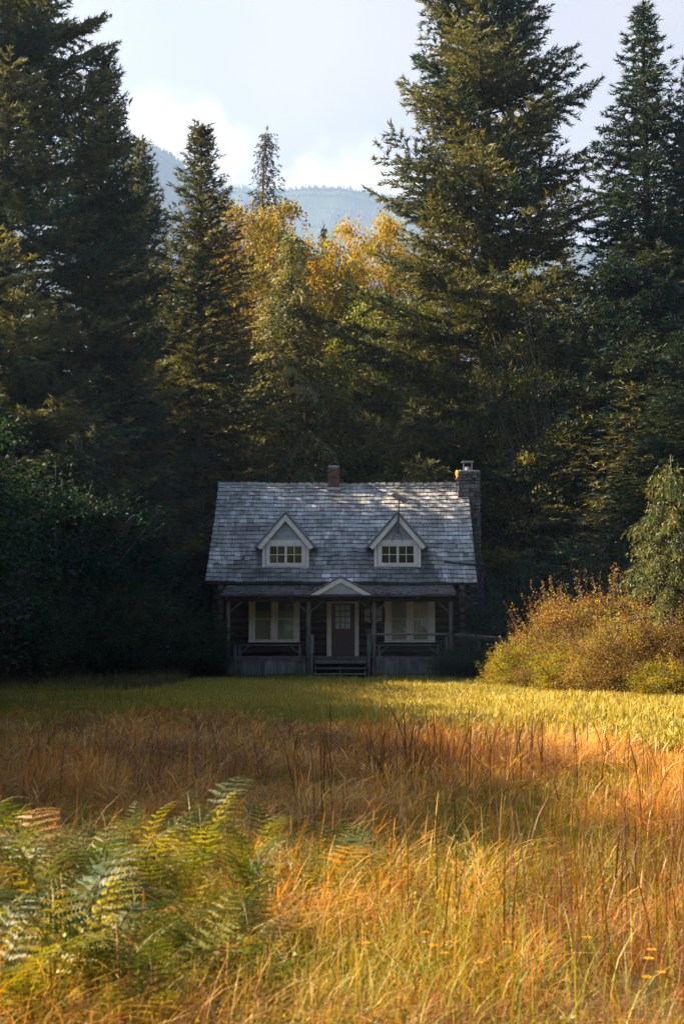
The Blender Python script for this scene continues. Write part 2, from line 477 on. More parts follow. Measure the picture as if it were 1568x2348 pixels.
def broadleaf(name, seed, H, RX, z0, nclus, per, leaf, cols, sig=(.55, .55, .22), trunk_r=.16, stems=1, bark='palebark', shell=.35, upflat=.9, RY=None, shoots=0):
    rng = np.random.default_rng(seed)
    RY = RY or RX
    wood = MB(random.Random(seed))
    cz, rz = (H + z0) / 2, (H - z0) / 2
    cols = np.array(cols, dtype=float)
    P_, N_, C_, S_ = [], [], [], []
    starts = [(rng.uniform(-.25, .25) * (stems > 1) * RX, rng.uniform(-.25, .25) * (stems > 1) * RY) for _ in range(stems)]
    spines = []
    for (sx, sy) in starts:
        lx, ly = rng.uniform(-.25, .25) * RX, rng.uniform(-.25, .25) * RY
        pts = [np.array([sx + lx * q ** 1.5 + rng.normal() * .03 * H * q * .3, sy + ly * q ** 1.5 + rng.normal() * .03 * H * q * .3, -.2 + (H * .9 + .2) * q]) for q in np.linspace(0, 1, 7)]
        wood.tube(pts, [trunk_r * (1.02 - q) + .012 for q in np.linspace(0, 1, 7)], 7, jit=.05)
        spines.append(pts)
    for i in range(nclus):
        d = unit(rng.normal(size=3)); rr = (rng.uniform(0, 1) ** shell)
        wob = rng.uniform(.85, 1.12) + .22 * math.sin(3.1 * d[0] + seed) + .18 * math.sin(5.3 * d[1] + 2 * d[2] * 2 + seed * 1.7)
        ce = np.array([d[0] * RX * rr * wob, d[1] * RY * rr * wob, cz + d[2] * rz * rr * min(wob, 1.08)])
        if ce[2] > H: ce[2] = H - rng.uniform(0, .3)
        sc = rng.uniform(.6, 1.3) * (RX / 4.0) ** .3
        n = int(per * rng.uniform(.5, 1.4))
        q = rng.normal(size=(n, 3)) * np.array(sig) * sc
        q[:, 2] -= .18 * (q[:, 0] ** 2 + q[:, 1] ** 2) / (sig[0] + .01)
        P_.append(ce + q)
        nn = unit(rng.normal(size=(n, 3)) * .75 + np.array([d[0] * .3, d[1] * .3, upflat]))
        N_.append(nn)
        mixw = rng.dirichlet([.6] * len(cols))
        base = mixw @ cols
        C_.append(base * rng.uniform(.65, 1.35, (n, 1)) * (1 + rng.normal(size=(n, 3)) * .08))
        S_.append(leaf * rng.uniform(.6, 1.3, n))
        if rng.random() < .75:
            sp = spines[rng.integers(len(spines))]
            j = rng.integers(1, 6)
            j = min(j, max(1, int(6 * (ce[2] - .25 * rz) / H)))
            a = sp[j]
            mid = (a + ce) / 2 + np.array([0, 0, -.06 * np.linalg.norm(ce - a)])
            r0 = .02 + .03 * trunk_r / .16 * rng.uniform(.5, 1)
            wood.tube([a, mid, ce], [r0, r0 * .55, .006], 4)
    for i in range(shoots):
        a = rng.uniform(0, 6.283); e_ = rng.uniform(.15, 1.45)
        d = np.array([math.cos(a) * math.cos(e_), math.sin(a) * math.cos(e_), math.sin(e_)])
        edge_ = np.array([d[0] * RX, d[1] * RY, max(cz, 0) + d[2] * (H - max(cz, 0))])
        L_ = rng.uniform(.12, .30) * H
        p0, p2 = edge_ * .75, edge_ + d * L_ * .6 + np.array([0, 0, L_ * .7])
        p1 = (p0 + p2) / 2 + rng.normal(size=3) * .05
        wood.tube([p0, p1, p2], [.012, .008, .003], 4)
        m_ = int(rng.integers(18, 46))
        q = rng.uniform(.25, 1.02, m_)[:, None]
        P_.append((p0 * (1 - q) ** 2 + 2 * p1 * q * (1 - q) + p2 * q ** 2) + rng.normal(size=(m_, 3)) * .045)
        N_.append(unit(rng.normal(size=(m_, 3)) + np.array([0, 0, .6])))
        C_.append((cols[rng.integers(len(cols))]) * rng.uniform(.7, 1.3, (m_, 1)))
        S_.append(leaf * rng.uniform(.8, 1.5, m_))
    P, Nn, Cc, S = np.concatenate(P_), np.concatenate(N_), np.concatenate(C_), np.concatenate(S_)
    keep = P[:, 2] > .03
    P, Nn, Cc, S = P[keep], Nn[keep], Cc[keep], S[keep]
    A = unit(np.cross(Nn, rng.normal(size=P.shape)))
    B = np.cross(Nn, A)
    S = S[:, None]
    fold = Nn * S * .12
    V_ = np.stack([P - A * S * .5, P + B * S * .32 + fold, P + A * S * .5, P - B * S * .32 + fold], 1).reshape(-1, 3)
    crown = np_mesh(name + '_crown', V_, np.arange(len(V_)).reshape(-1, 4), np.repeat(Cc, 4, 0), MAT['leaf'])
    wd = wood.build(name + '_wood', MAT[bark])
    wme = wd.data
    bpy.data.objects.remove(wd)
    return dict(crown=crown, wood=wme, H=H, n=len(V_) // 4)


def plant(kind, name, x, y, H=None, sxy=None, rz=0.0, z=0.0, label='', cat='tree', group=None, lean=(0, 0)):
    s = (H / kind['H']) if H else 1.0
    q = sxy if sxy else s
    o = empty(name, (x, y, z), rz, label=label, cat=cat, group=group)
    o.scale = (q, q, s)
    o.rotation_euler = (lean[0], lean[1], rz)
    link('crown' if cat == 'tree' else 'foliage', kind['crown'], o)
    link('trunk' if cat == 'tree' else 'stems', kind['wood'], o)
    return o


def vnoise(x, y, scale, seed=0):
    """smooth value noise 0..1"""
    rng = np.random.default_rng(seed)
    T = rng.random((256, 256))
    x, y = np.asarray(x) / scale + 1000.3, np.asarray(y) / scale + 1000.7
    xi, yi = np.floor(x).astype(int), np.floor(y).astype(int)
    fx, fy = x - xi, y - yi
    fx, fy = fx * fx * (3 - 2 * fx), fy * fy * (3 - 2 * fy)
    g = lambda a, b_: T[a % 256, b_ % 256]
    return (g(xi, yi) * (1 - fx) + g(xi + 1, yi) * fx) * (1 - fy) + (g(xi, yi + 1) * (1 - fx) + g(xi + 1, yi + 1) * fx) * fy


def fbm(x, y, scale, seed=0, octv=4):
    a, s, t = 0.0, 1.0, 0.0
    for i in range(octv):
        a = a + s * vnoise(x, y, scale / 2 ** i, seed + i)
        t += s
        s *= .5
    return a / t

# ================================================================== ground and hills
def mat_ground():
    m, M = new_mat('meadow_soil')
    g = M.n('ShaderNodeNewGeometry')
    n1 = M.n('ShaderNodeTexNoise', ins={'Vector': g.outputs['Position'], 'Scale': .35, 'Detail': 6.0, 'Roughness': .6})
    n2 = M.n('ShaderNodeTexNoise', ins={'Vector': g.outputs['Position'], 'Scale': 9.0, 'Detail': 6.0, 'Roughness': .7})
    f = M.n('ShaderNodeMapRange', ins={0: n1.outputs[0], 1: .35, 2: .62, 3: 0., 4: 1.}).outputs[0]
    c = M.mix(f, rgb(.075, .085, .022), rgb(.17, .125, .045))
    f2 = M.n('ShaderNodeMapRange', ins={0: n2.outputs[0], 1: .3, 2: .7, 3: .55, 4: 1.3}).outputs[0]
    c = M.mix(1.0, c, M.n('ShaderNodeCombineXYZ', ins={0: f2, 1: f2, 2: f2}).outputs[0], 'MULTIPLY')
    bp = M.n('ShaderNodeBump', ins={'Strength': .6, 'Distance': .08, 'Height': n2.outputs[0]})
    surf(M, M.n('ShaderNodeBsdfPrincipled', ins={'Base Color': c, 'Roughness': .95, 'Specular IOR Level': .1, 'Normal': bp.outputs[0]}).outputs[0])
    return m


def grid_mesh(name, X, Y, Z, mat, smooth=True):
    ny, nx = X.shape
    V_ = np.stack([X.ravel(), Y.ravel(), Z.ravel()], 1)
    i = np.arange(ny * nx).reshape(ny, nx)
    F = np.stack([i[:-1, :-1].ravel(), i[:-1, 1:].ravel(), i[1:, 1:].ravel(), i[1:, :-1].ravel()], 1)
    return np_mesh(name, V_, F, np.ones((len(V_), 3)), mat, smooth)


xs = np.concatenate([np.linspace(-4500, -80, 14), np.linspace(-60, 60, 160), np.linspace(80, 4500, 14)])
ys = np.concatenate([np.linspace(-2500, -60, 8), np.linspace(-40, 100, 180), np.linspace(130, 1300, 8)])
GX, GY = np.meshgrid(xs, ys)
near = np.clip(1 - np.abs(GX) / 60, 0, 1) * np.clip(1 - np.abs(GY - 25) / 60, 0, 1)
GZ = (fbm(GX, GY, 4.0, 3) - .5) * .16 * near * np.clip((50 - GY) / 12, 0, 1)
o = link('meadow_ground', grid_mesh('meadow_ground', GX, GY, GZ, mat_ground()))
tag(o, 'level meadow ground running from the camera to the forest', 'ground', kind='structure')

mhill, M_ = new_mat('hill_forest_floor')
gg = M_.n('ShaderNodeNewGeometry')
hn = M_.n('ShaderNodeTexNoise', ins={'Vector': gg.outputs['Position'], 'Scale': .012, 'Detail': 8.0, 'Roughness': .7})
hc = M_.mix(hn.outputs[0], rgb(.02, .035, .02), rgb(.07, .085, .045))
surf(M_, M_.n('ShaderNodeBsdfPrincipled', ins={'Base Color': hc, 'Roughness': .9, 'Specular IOR Level': .1}).outputs[0])


def hills(name, prof_px, Yr, depth, seed, label):
    """a ridge whose crest passes through the given photo points at distance Yr; slopes forward by depth"""
    px = np.array([p[0] for p in prof_px], float)
    zs = np.array([at(p[0], p[1], Yr).z for p in prof_px])
    xw = np.array([at(p[0], p[1], Yr).x for p in prof_px])
    nx, ny = 260, 90
    X = np.linspace(xw[0], xw[-1], nx)[None, :].repeat(ny, 0)
    t = np.linspace(0, 1.5, ny)[:, None].repeat(nx, 1)
    Yg = Yr - depth + depth * t
    crest = np.interp(X, xw, zs)
    s = np.where(t <= 1, t ** 1.15, 1 - (t - 1) * 1.2)
    rid = (fbm(X, Yg * .35, 420, seed) - .5) * 2
    Z = crest * s + rid * 150 * np.sin(np.clip(t, 0, 1) * math.pi) + (fbm(X, Yg, 60, seed + 9) - .5) * 22 * np.clip(t * 3, 0, 1)
    Z = np.where(t == 0, -5, Z)
    o = link(name, grid_mesh(name, X, Yg, Z, mhill))
    tag(o, label, 'hill', kind='structure')
    return X, Yg, Z


HX = []
HX.append(hills('mountain', [(-900, 520), (-300, 420), (100, 360), (250, 335), (330, 322), (352, 328), (385, 352), (430, 385), (480, 415), (530, 470), (600, 560), (700, 680), (900, 900)], 2600, 1000, 5,
                'steep blue hazy mountain peak falling away behind the pointed spruce'))
HX.append(hills('mountain', [(200, 470), (400, 440), (520, 424), (560, 426), (600, 436), (660, 431), (730, 429), (800, 428), (860, 440), (930, 455), (1000, 470), (1150, 520), (1300, 560), (1700, 600), (2300, 560)], 3600, 1300, 6,
                'long flat-topped blue ridge under the clouds behind the yellow maple'))
rng = np.random.default_rng(77)
Pc, Hc = [], []
for (X, Yg, Z), n, lo in ((HX[0], 22000, 9), (HX[1], 22000, 10)):
    ny, nx = X.shape
    j = rng.integers(int(ny * .18), int(ny * .70), n); i = rng.integers(0, nx - 1, n)
    crest = rng.random(n) < .18
    j = np.where(crest, int(ny / 1.5) - rng.integers(0, 3, n), j)
    fx = rng.random(n)
    Pc.append(np.stack([X[j, i] * (1 - fx) + X[j, i + 1] * fx, Yg[j, i] + rng.uniform(-5, 5, n), Z[j, i] * (1 - fx) + Z[j, i + 1] * fx - 2], 1))
    Hc.append(rng.uniform(.6, 1.5, n) * lo)
Pc, Hc = np.concatenate(Pc), np.concatenate(Hc)
n = len(Pc)
Vv = np.zeros((n, 5, 3))
for k_ in range(4):
    a_ = k_ * math.pi / 2 + rng.uniform(0, 1.5, n)
    Vv[:, k_, 0], Vv[:, k_, 1] = np.cos(a_) * Hc * .2, np.sin(a_) * Hc * .2
Vv[:, 4, 2] = Hc
Vv += Pc[:, None, :]
bi = np.arange(n)[:, None] * 5
Ff = np.concatenate([np.concatenate([bi + k_, bi + (k_ + 1) % 4, bi + 4], 1) for k_ in range(4)])
cc = np.repeat(np.array([[.03, .055, .03]]) * rng.uniform(.6, 1.8, (n, 1)), 5, 0)
o = link('mountain_forest', np_mesh('mountain_forest', Vv.reshape(-1, 3), Ff, cc, MAT['conifer']))
tag(o, 'distant conifer forest covering the hazy mountains', 'forest', kind='stuff')

# ================================================================== log cabin
CO = (0, 55.2, 0)
cabin = empty('log_cabin', CO, R(-.8), label='old dark log cabin with grey shingled roof, two white dormers and a covered porch', cat='house')
rnd = random.Random(11)


def part(mb, name, mat, parent=cabin, **kw):
    return mb.build(name, MAT[mat], parent, CO, **kw)


EY, EZ, RY_, RZ = 54.7, 3.62, 59.2, 7.92
SL = math.hypot(RY_ - EY, RZ - EZ)
cy, cz_ = (RY_ - EY) / SL, (RZ - EZ) / SL


def sag(x, t): return -.030 * x / 5 * (1 - t) - .055 * t * (1 - (x / 5.2) ** 2) + .012 * math.sin(x * 2.1 + t * 4)


def rp(x, s, h, back=False):
    """point on the main roof: s metres up from the eave, h off the surface"""
    y, z = EY + cy * s - cz_ * h, EZ + cz_ * s + cy * h + sag(x, s / SL)
    return (x, 2 * RY_ - y, z) if back else (x, y, z)


def shingle_rows(mb, P, x0f, x1f, length, expo, rnd_, dark=None, butt=.028, wr=(.09, .30)):
    k = int(length / expo)
    for i in range(k + 1):
        s0 = i * expo
        if s0 > length - .03: break
        s1 = min(s0 + expo + .05, length)
        x = x0f(s0 / length) + rnd_.uniform(-.02, .02)
        xe = x1f(s0 / length)
        row = rnd_.uniform(.92, 1.06)
        while x < xe - .03:
            wd = min(rnd_.uniform(*wr), xe - x)
            g = .006 + .008 * rnd_.random()
            ds = rnd_.uniform(-.016, .018)
            hb = butt * rnd_.uniform(.75, 1.3)
            tint = row * rnd_.choice([.62, .8, .9, .95, 1.0, 1.08, 1.15, 1.28]) * rnd_.uniform(.92, 1.08)
            if dark: tint *= dark(x + wd / 2, s0)
            c = (tint, tint * 1.0, tint * rnd_.uniform(.96, 1.03))
            a, b_ = x + g / 2, x + wd - g / 2
            tw = rnd_.uniform(-.008, .012)
            mb.hexa([P(a, s0 + ds, .0), P(b_, s0 + ds, .0), P(b_, s1, -.012), P(a, s1, -.012),
                     P(a, s0 + ds, hb), P(b_, s0 + ds, hb + tw), P(b_, s1, .004), P(a, s1, .004)], c)
            mb.add([P(a + .002, s0 + ds - .003, -.004), P(b_ - .002, s0 + ds - .003, -.004), P(b_ - .002, s0 + ds - .003, hb + tw * .5 - .004), P(a + .002, s0 + ds - .003, hb - .004)], [(0, 1, 2, 3)], tint * .22)  # dark strip on the butt: end grain plus painted row shadow line
            x += wd


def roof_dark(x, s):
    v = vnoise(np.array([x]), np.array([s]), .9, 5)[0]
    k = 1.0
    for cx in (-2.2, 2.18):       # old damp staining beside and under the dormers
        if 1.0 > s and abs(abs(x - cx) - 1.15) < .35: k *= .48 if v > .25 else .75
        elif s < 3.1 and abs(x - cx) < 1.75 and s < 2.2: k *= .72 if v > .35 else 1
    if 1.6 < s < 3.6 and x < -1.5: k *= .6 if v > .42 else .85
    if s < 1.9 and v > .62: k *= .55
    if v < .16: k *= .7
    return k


roofm = MB(rnd)
for bk in (False, True):
    P = lambda x, s, h, bk=bk: rp(x, s, h, bk)
    xl = np.linspace(-5.2, 5.2, 13)
    for i in range(12):
        a, b_ = xl[i], xl[i + 1]
        roofm.hexa([P(a, 0.03, -.12), P(b_, 0.03, -.12), P(b_, SL, -.12), P(a, SL, -.12), P(a, 0.03, -.014), P(b_, 0.03, -.014), P(b_, SL, -.014), P(a, SL, -.014)], .3)
    if not bk:
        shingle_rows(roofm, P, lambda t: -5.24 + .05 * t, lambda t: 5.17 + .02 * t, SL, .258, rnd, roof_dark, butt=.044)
    else:
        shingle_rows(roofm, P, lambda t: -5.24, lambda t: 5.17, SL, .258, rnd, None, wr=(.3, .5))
roof = part(roofm, 'roof', 'shingle')
cap = MB(rnd)
x = -5.22
i = 0
while x < 4.55:
    L_ = .31
    for sg in (-1, 1):
        z0_ = RZ + sag(x, 1)
        lift0, lift1 = .03, .075
        if x > 0: lift0, lift1 = lift1, lift0
        y_in, y_out = 0.0, sg * .15
        mbp = [(x, RY_ + y_in, z0_ + lift1), (x + L_, RY_ + y_in, z0_ + lift0), (x + L_, RY_ + y_out, z0_ + lift0 - .135), (x, RY_ + y_out, z0_ + lift1 - .135)]
        cap.hexa([*mbp, *[(q[0], q[1] + sg * .004, q[2] + .028) for q in mbp]], rnd.uniform(.75, 1.2))
    x += L_ * .98
part(cap, 'ridge_cap', 'ridge', roof)

# rafters under the eave
for i in range(10):
    x = -4.9 + i * 1.085
    raf = MB(rnd)
    raf.tube([rp(x, .02, -.19), rp(x, .9, -.19)], .065, 8)
    part(raf, 'rafter', 'log', roof, smooth=True)

# log walls
LC, LR = .287, .152
XL, XR, YF, YB = -4.66, 4.62, 55.2, 63.2


def logs_along_x(y, x0, x1, z0, z1, skip=None):
    m_ = MB(rnd)
    z, i = z0, 0
    while z < z1:
        ext = rnd.uniform(-.03, .04)
        m_.tube([(x0 - .30 - ext, y, z), (-2, y + rnd.uniform(-.01, .01), z), (2, y, z), (x1 + .30 + ext, y, z)], [LR * rnd.uniform(.94, 1.05) for _ in range(4)], 12,
                c=rnd.uniform(.75, 1.3))
        z += LC
    return m_


part(logs_along_x(YF, XL, XR, .14, 3.62), 'log_wall', 'log', smooth=False)
part(logs_along_x(YB, XL, XR, .14, 3.62), 'log_wall', 'log', smooth=False)
for x_ in (XL, XR):
    m_ = MB(rnd)
    z = .14 - LC / 2
    while z < 3.6:
        e_ = rnd.uniform(-.03, .05)
        m_.tube([(x_, YF - .34 - e_, z), (x_, YB + .34, z)], LR * rnd.uniform(.93, 1.05), 12, c=rnd.uniform(.8, 1.25))
        z += LC
    for j in range(16):                       # board gable above the logs
        zb = 3.62 + j * .26
        hw = (RZ - .2 - zb - .26) / (RZ - EZ) * (RY_ - EY)
        if hw > .1: m_.box(x_ - .04, x_ + .04, RY_ - hw, RY_ + hw, zb, zb + .25, rnd.uniform(.9, 1.2))
    part(m_, 'log_wall', 'log')
# sawn log ends: light growth rings set in the ends that face the meadow
for x_ in (XL, XR):
    ends = MB(rnd)
    z = .14 - LC / 2 + LC
    while z < 3.5:
        r_ = LR * rnd.uniform(.62, .82)
        ends.tube([(x_, YF - .415, z), (x_, YF - .30, z)], r_, 12, c=rnd.uniform(.5, 1.1))
        z += LC
    part(ends, 'corner_log_ends', 'logend')
fnd = MB(rnd)
fnd.box(XL + .1, XR - .1, YF + .12, YB - .12, -.2, .3, .5)
part(fnd, 'foundation', 'stone')

# ---------------- brick chimney on the ridge
ch = MB(rnd)
zc = 7.35
bx0, bx1 = at(749, 1090, 59.2).x, at(775.5, 1090, 59.2).x
ztop = at(760, 1076, 59.2).z
r_i = 0
while zc < ztop:
    off = (r_i % 2) * .08
    for (ya, yb) in ((58.95, 59.45),):
        xx = bx0 - off
        while xx < bx1:
            a, b_ = max(xx, bx0), min(xx + .2, bx1)
            if b_ - a > .03: ch.box(a + .004, b_ - .004, ya + rnd.uniform(0, .008), yb, zc, zc + .062, rnd.choice([.5, .7, .9, 1, 1.15]))
            xx += .2
    zc += .072
    r_i += 1
ch.box(bx0 + .01, bx1 - .01, 58.965, 59.44, 7.3, ztop + .01, (.6, 1.1, 1.6))
cho = part(ch, 'brick_chimney', 'brick')
cp = MB(rnd)
cp.box(bx0 + .03, bx1 - .03, 58.99, 59.42, ztop + .01, ztop + .09, .5)
cp.box(bx0 + .01, bx1 - .01, 58.94, 59.46, ztop + .09, ztop + .13)
part(cp, 'chimney_cap', 'metal', cho)
fl = MB(rnd)
fl.box(bx0 - .05, bx1 + .05, 58.80, 58.94, 7.62, 7.72, 1.0)
part(fl, 'flashing', 'metal', cho)

# ---------------- stone chimney on the right gable
st = MB(rnd)
sx0, sx1 = 4.70, 5.68


def stones(mb, x0, x1, y0, y1, z0, z1):
    core = .06
    mb.box(x0 + core, x1 - core, y0 + core, y1 - core, z0, z1 - .02, .55)
    z = z0
    while z < z1 - .04:
        h = min(rnd.uniform(.10, .20), z1 - z)
        for face in range(4):
            L0, L1 = ((x0, x1) if face % 2 == 0 else (y0, y1))
            q = L0
            while q < L1 - .02:
                wq = min(rnd.uniform(.13, .38), L1 - q)
                d0 = rnd.uniform(-.03, .02)
                t_ = rnd.choice([.5, .7, .85, 1, 1, 1.15, 1.5]) * rnd.uniform(.9, 1.1)
                c = (t_, t_ * rnd.uniform(.93, 1.0), t_ * rnd.uniform(.86, 1.0))
                g = .009
                J = lambda: rnd.uniform(-.014, .014)
                a, b_, zl, zh = q + g, q + wq - g, z + g, z + h - g
                if face == 0: A = lambda u, v, d: (u, y0 + d0 + d, v)
                elif face == 2: A = lambda u, v, d: (u, y1 - d0 - d, v)
                elif face == 1: A = lambda u, v, d: (x1 - d0 - d, u, v)
                else: A = lambda u, v, d: (x0 + d0 + d, u, v)
                outer = [A(a + .02 + J(), zl + .015 + J(), 0), A(b_ - .02 + J(), zl + .015 + J(), J()), A(b_ - .02 + J(), zh - .015 + J(), J()), A(a + .02 + J(), zh - .015 + J(), 0)]
                mid = [A(a, zl, .03), A(b_, zl, .03), A(b_, zh, .03), A(a, zh, .03)]
                inn = [A(a, zl, .12), A(b_, zl, .12), A(b_, zh, .12), A(a, zh, .12)]
                fs = [(0, 1, 2, 3)] + [(i_, i_ + 4, (i_ + 1) % 4 + 4, (i_ + 1) % 4) for i_ in range(4)] + [(i_ + 4, i_ + 8, (i_ + 1) % 4 + 8, (i_ + 1) % 4 + 4) for i_ in range(4)]
                mb.add(outer + mid + inn, fs, c)
                q += wq
        z += h


zst = at(1070, 1080, 58.6).z
stones(st, sx0 + .02, sx1 - .03, 58.45, 59.95, 4.9, zst)
stones(st, sx0, sx1 + .02, 57.9, 60.5, 0, 4.9)
sc = part(st, 'stone_chimney', 'stone')
cp = MB(rnd)
cxp = at(1069, 1075, 58.9).x
cp.box(sx0 + .1, sx1 - .1, 58.55, 59.85, zst - .02, zst + .03, .6)
cp.tube([(cxp, 58.95, zst + .03), (cxp, 58.95, zst + .20)], .125, 14, 1.1)
for dx in (-.17, .17):
    for dy in (-.17, .17): cp.box(cxp + dx - .015, cxp + dx + .015, 58.95 + dy - .015, 58.95 + dy + .015, zst + .03, zst + .39, .8)
cp.box(cxp - .24, cxp + .24, 58.71, 59.19, zst + .39, zst + .43, .9)
part(cp, 'flue_cap', 'metal', sc)
ms = MB(rnd)
for i in range(26):
    p_ = Vector((sx0 + rnd.uniform(-.03, .16), 58.46 + rnd.uniform(-.03, .5), zst - (rnd.random() ** 2) * .35))
    if p_.x > sx0 + .02 and p_.z < zst - .04: p_.x = sx0 - .01
    r_ = rnd.uniform(.02, .045)
    ms.tube([p_ - Vector((0, 0, r_)), p_, p_ + Vector((0, 0, r_ * .8))], [r_ * .6, r_, r_ * .4], 6, (1.9, 1.3, .35), .3)
part(ms, 'moss_tuft', 'conifer', sc)

# ---------------- dormers
def casement(par, x0, x1, z0, z1, Y, cols, rows, fr=.05, bar=.022, door=False):
    """sash with glazing bars between x0..x1, z0..z1, its face at Y"""
    s_ = MB(rnd)
    s_.box(x0, x0 + fr, Y, Y + .04, z0, z1); s_.box(x1 - fr, x1, Y, Y + .04, z0, z1)
    s_.box(x0 + fr, x1 - fr, Y, Y + .04, z0, z0 + fr); s_.box(x0 + fr, x1 - fr, Y, Y + .04, z1 - fr, z1)
    for i in range(1, cols):
        xc = x0 + fr + (x1 - x0 - 2 * fr) * i / cols
        s_.box(xc - bar / 2, xc + bar / 2, Y + .004, Y + .036, z0 + fr, z1 - fr)
    for i in range(1, rows):
        zc_ = z0 + fr + (z1 - z0 - 2 * fr) * i / rows
        s_.box(x0 + fr, x1 - fr, Y + .006, Y + .034, zc_ - bar / 2, zc_ + bar / 2)
    so = part(s_, 'sash', 'white', par)
    g = MB(rnd)
    g.box(x0 + fr, x1 - fr, Y + .018, Y + .022, z0 + fr, z1 - fr)
    part(g, 'pane', 'glass', par)
    return so


def curtain(par, x0, x1, z0, z1, Y, tint=1.0, name='curtain'):
    m_ = MB(rnd)
    n_ = int((x1 - x0) / .045)
    for i in range(n_):
        a, b_ = x0 + (x1 - x0) * i / n_, x0 + (x1 - x0) * (i + 1) / n_
        ya, yb = Y + .016 * (i % 2), Y + .016 * ((i + 1) % 2)
        m_.add([(a, ya, z0), (b_, yb, z0), (b_, yb, z1), (a, ya, z1)], [(0, 1, 2, 3)], tint)
    part(m_, name, 'curtain', par)


def dormer(dx):
    Yd = 55.33
    X_ = lambda px: at(px, 1260, Yd).x + dx
    Z_ = lambda py: at(784, py, Yd).z
    x0, x1, zb, zt = X_(601), X_(708), Z_(1301), Z_(1239)
    xm, zap = (x0 + x1) / 2, Z_(1180)
    zeave, xe = Z_(1255), xm - X_(590)
    pitch = (zap - zeave) / xe
    yr = lambda z: EY + (z - EZ) / (RZ - EZ) * (RY_ - EY)
    d = MB(rnd)                                  # siding body with clapboards
    body = [(x0 + .03, zb), (x1 - .03, zb), (x1 - .03, zt + .05), (xm, zap - .12), (x0 + .03, zt + .05)]
    d.prism(body, Yd + .03, yr(zap - .2), .9)
    zz = zt - .02
    while zz < zap - .2:
        z2 = zz + .19
        hw0, hw1 = (zap - .14 - zz) / pitch, max((zap - .14 - z2) / pitch, .02)
        hw0 = min(hw0, (x1 - x0) / 2)
        hw1 = min(hw1, hw0)
        d.hexa([(xm - hw0, Yd - .012, zz), (xm + hw0, Yd - .012, zz), (xm + hw0, Yd + .05, zz), (xm - hw0, Yd + .05, zz),
                (xm - hw1, Yd + .012, z2), (xm + hw1, Yd + .012, z2), (xm + hw1, Yd + .05, z2), (xm - hw1, Yd + .05, z2)], rnd.uniform(.95, 1.05))
        zz = z2
    do = part(d, 'dormer', 'grey')
    r = MB(rnd)                                  # roof slabs and their shingles
    Yf = Yd - .22
    for sg in (-1, 1):
        th = .06
        def Q(u, y, h):                          # u: 0 at the ridge, 1 at the eave
            return (xm + sg * xe * u + sg * h * .75, y, zap + .02 - (zap - zeave) * u + h * .65)
        r.hexa([Q(0, Yf, 0), Q(1.04, Yf, 0), Q(1.04, yr(zeave), 0), Q(0, yr(zap) + .05, 0), Q(0, Yf, th), Q(1.04, Yf, th), Q(1.04, yr(zeave), th), Q(0, yr(zap) + .05, th)], .35)
        u = 1.06
        while u > .05:
            u2 = max(u - .2, 0)
            yb = yr(zap - (zap - zeave) * u2)
            y_ = Yf - .03
            while y_ < yb:
                y2 = min(y_ + rnd.uniform(.1, .28), yb)
                r.hexa([Q(u, y_, th), Q(u, y2, th), Q(u2, y2, th), Q(u2, y_, th), Q(u + .01, y_, th + .035), Q(u + .01, y2, th + .035), Q(u2, y2, th + .008), Q(u2, y_, th + .008)], rnd.uniform(.5, .95))
                y_ = y2 + .008
            u = u2
    r.tube([(xm, Yf - .05, zap + .10), (xm, yr(zap) + .1, zap + .10)], .06, 6, .8)
    part(r, 'dormer_roof', 'shingle', do)
    f = MB(rnd)
    for sg in (-1, 1):
        n_ = Vector((sg * (zap - zeave), 0, xe)).normalized()
        a = Vector((xm, Yf + .03, zap + .01)); b_ = Vector((xm + sg * xe * 1.0, Yf + .03, zeave + .01))
        w_ = .17
        p = [a - n_ * .0, b_, b_ - n_ * w_, Vector((xm, Yf + .03, zap + .01 - w_ / (xe / math.hypot(xe, zap - zeave))))]
        f.hexa([*p, *[q + Vector((0, .03, 0)) for q in p]])
        c = Vector((0, .0, -.0))
    part(f, 'fascia', 'white', do)
    s = MB(rnd)                                  # soffit boards
    for sg in (-1, 1):
        a, b_ = (xm + sg * .05, zap - .08), (xm + sg * xe * .97, zeave - .03)
        s.hexa([(a[0], Yf + .06, a[1]), (b_[0], Yf + .06, b_[1]), (b_[0], Yd + .03, b_[1]), (a[0], Yd + .03, a[1]), (a[0], Yf + .06, a[1] + .02), (b_[0], Yf + .06, b_[1] + .02), (b_[0], Yd + .03, b_[1] + .02), (a[0], Yd + .03, a[1] + .02)], .8)
    part(s, 'soffit', 'grey', do)
    t = MB(rnd)                                  # casing
    cb = .09
    t.box(x0, x0 + .115, Yd - .03, Yd + .03, zb, zt + .02)
    t.box(x1 - .115, x1, Yd - .03, Yd + .03, zb, zt + .02)
    i0, i1 = X_(609.5), X_(700.5)
    t.box(i0, i1, Yd - .035, Yd + .03, Z_(1250), zt + .005)
    t.box(i0, i0 + .115, Yd - .035, Yd + .03, Z_(1297), Z_(1250) - .002)
    t.box(i1 - .115, i1, Yd - .035, Yd + .03, Z_(1297), Z_(1250) - .002)
    t.box(i0 + .117, i1 - .117, Yd - .035, Yd + .03, Z_(1297), Z_(1293.5))
    t.box(i0 - .005, i1 + .005, Yd - .045, Yd + .03, Z_(1300.5), Z_(1297) - .002, .75)
    part(t, 'window_frame', 'white', do, bevel=.004)
    g0, g1 = i0 + .118, i1 - .118
    gm = (g0 + g1) / 2
    bk = MB(rnd)
    bk.box(g0, g1, Yd + .022, Yd + .028, Z_(1293), Z_(1250.5), .25)
    part(bk, 'dark_interior', 'dark', do)
    for a, b_ in ((g0, gm - .004), (gm + .004, g1)):
        casement(do, a, b_, Z_(1293), Z_(1250.5), Yd - .03, 2, 2, .038, .026)
    return xm, zap, Yd, Yf


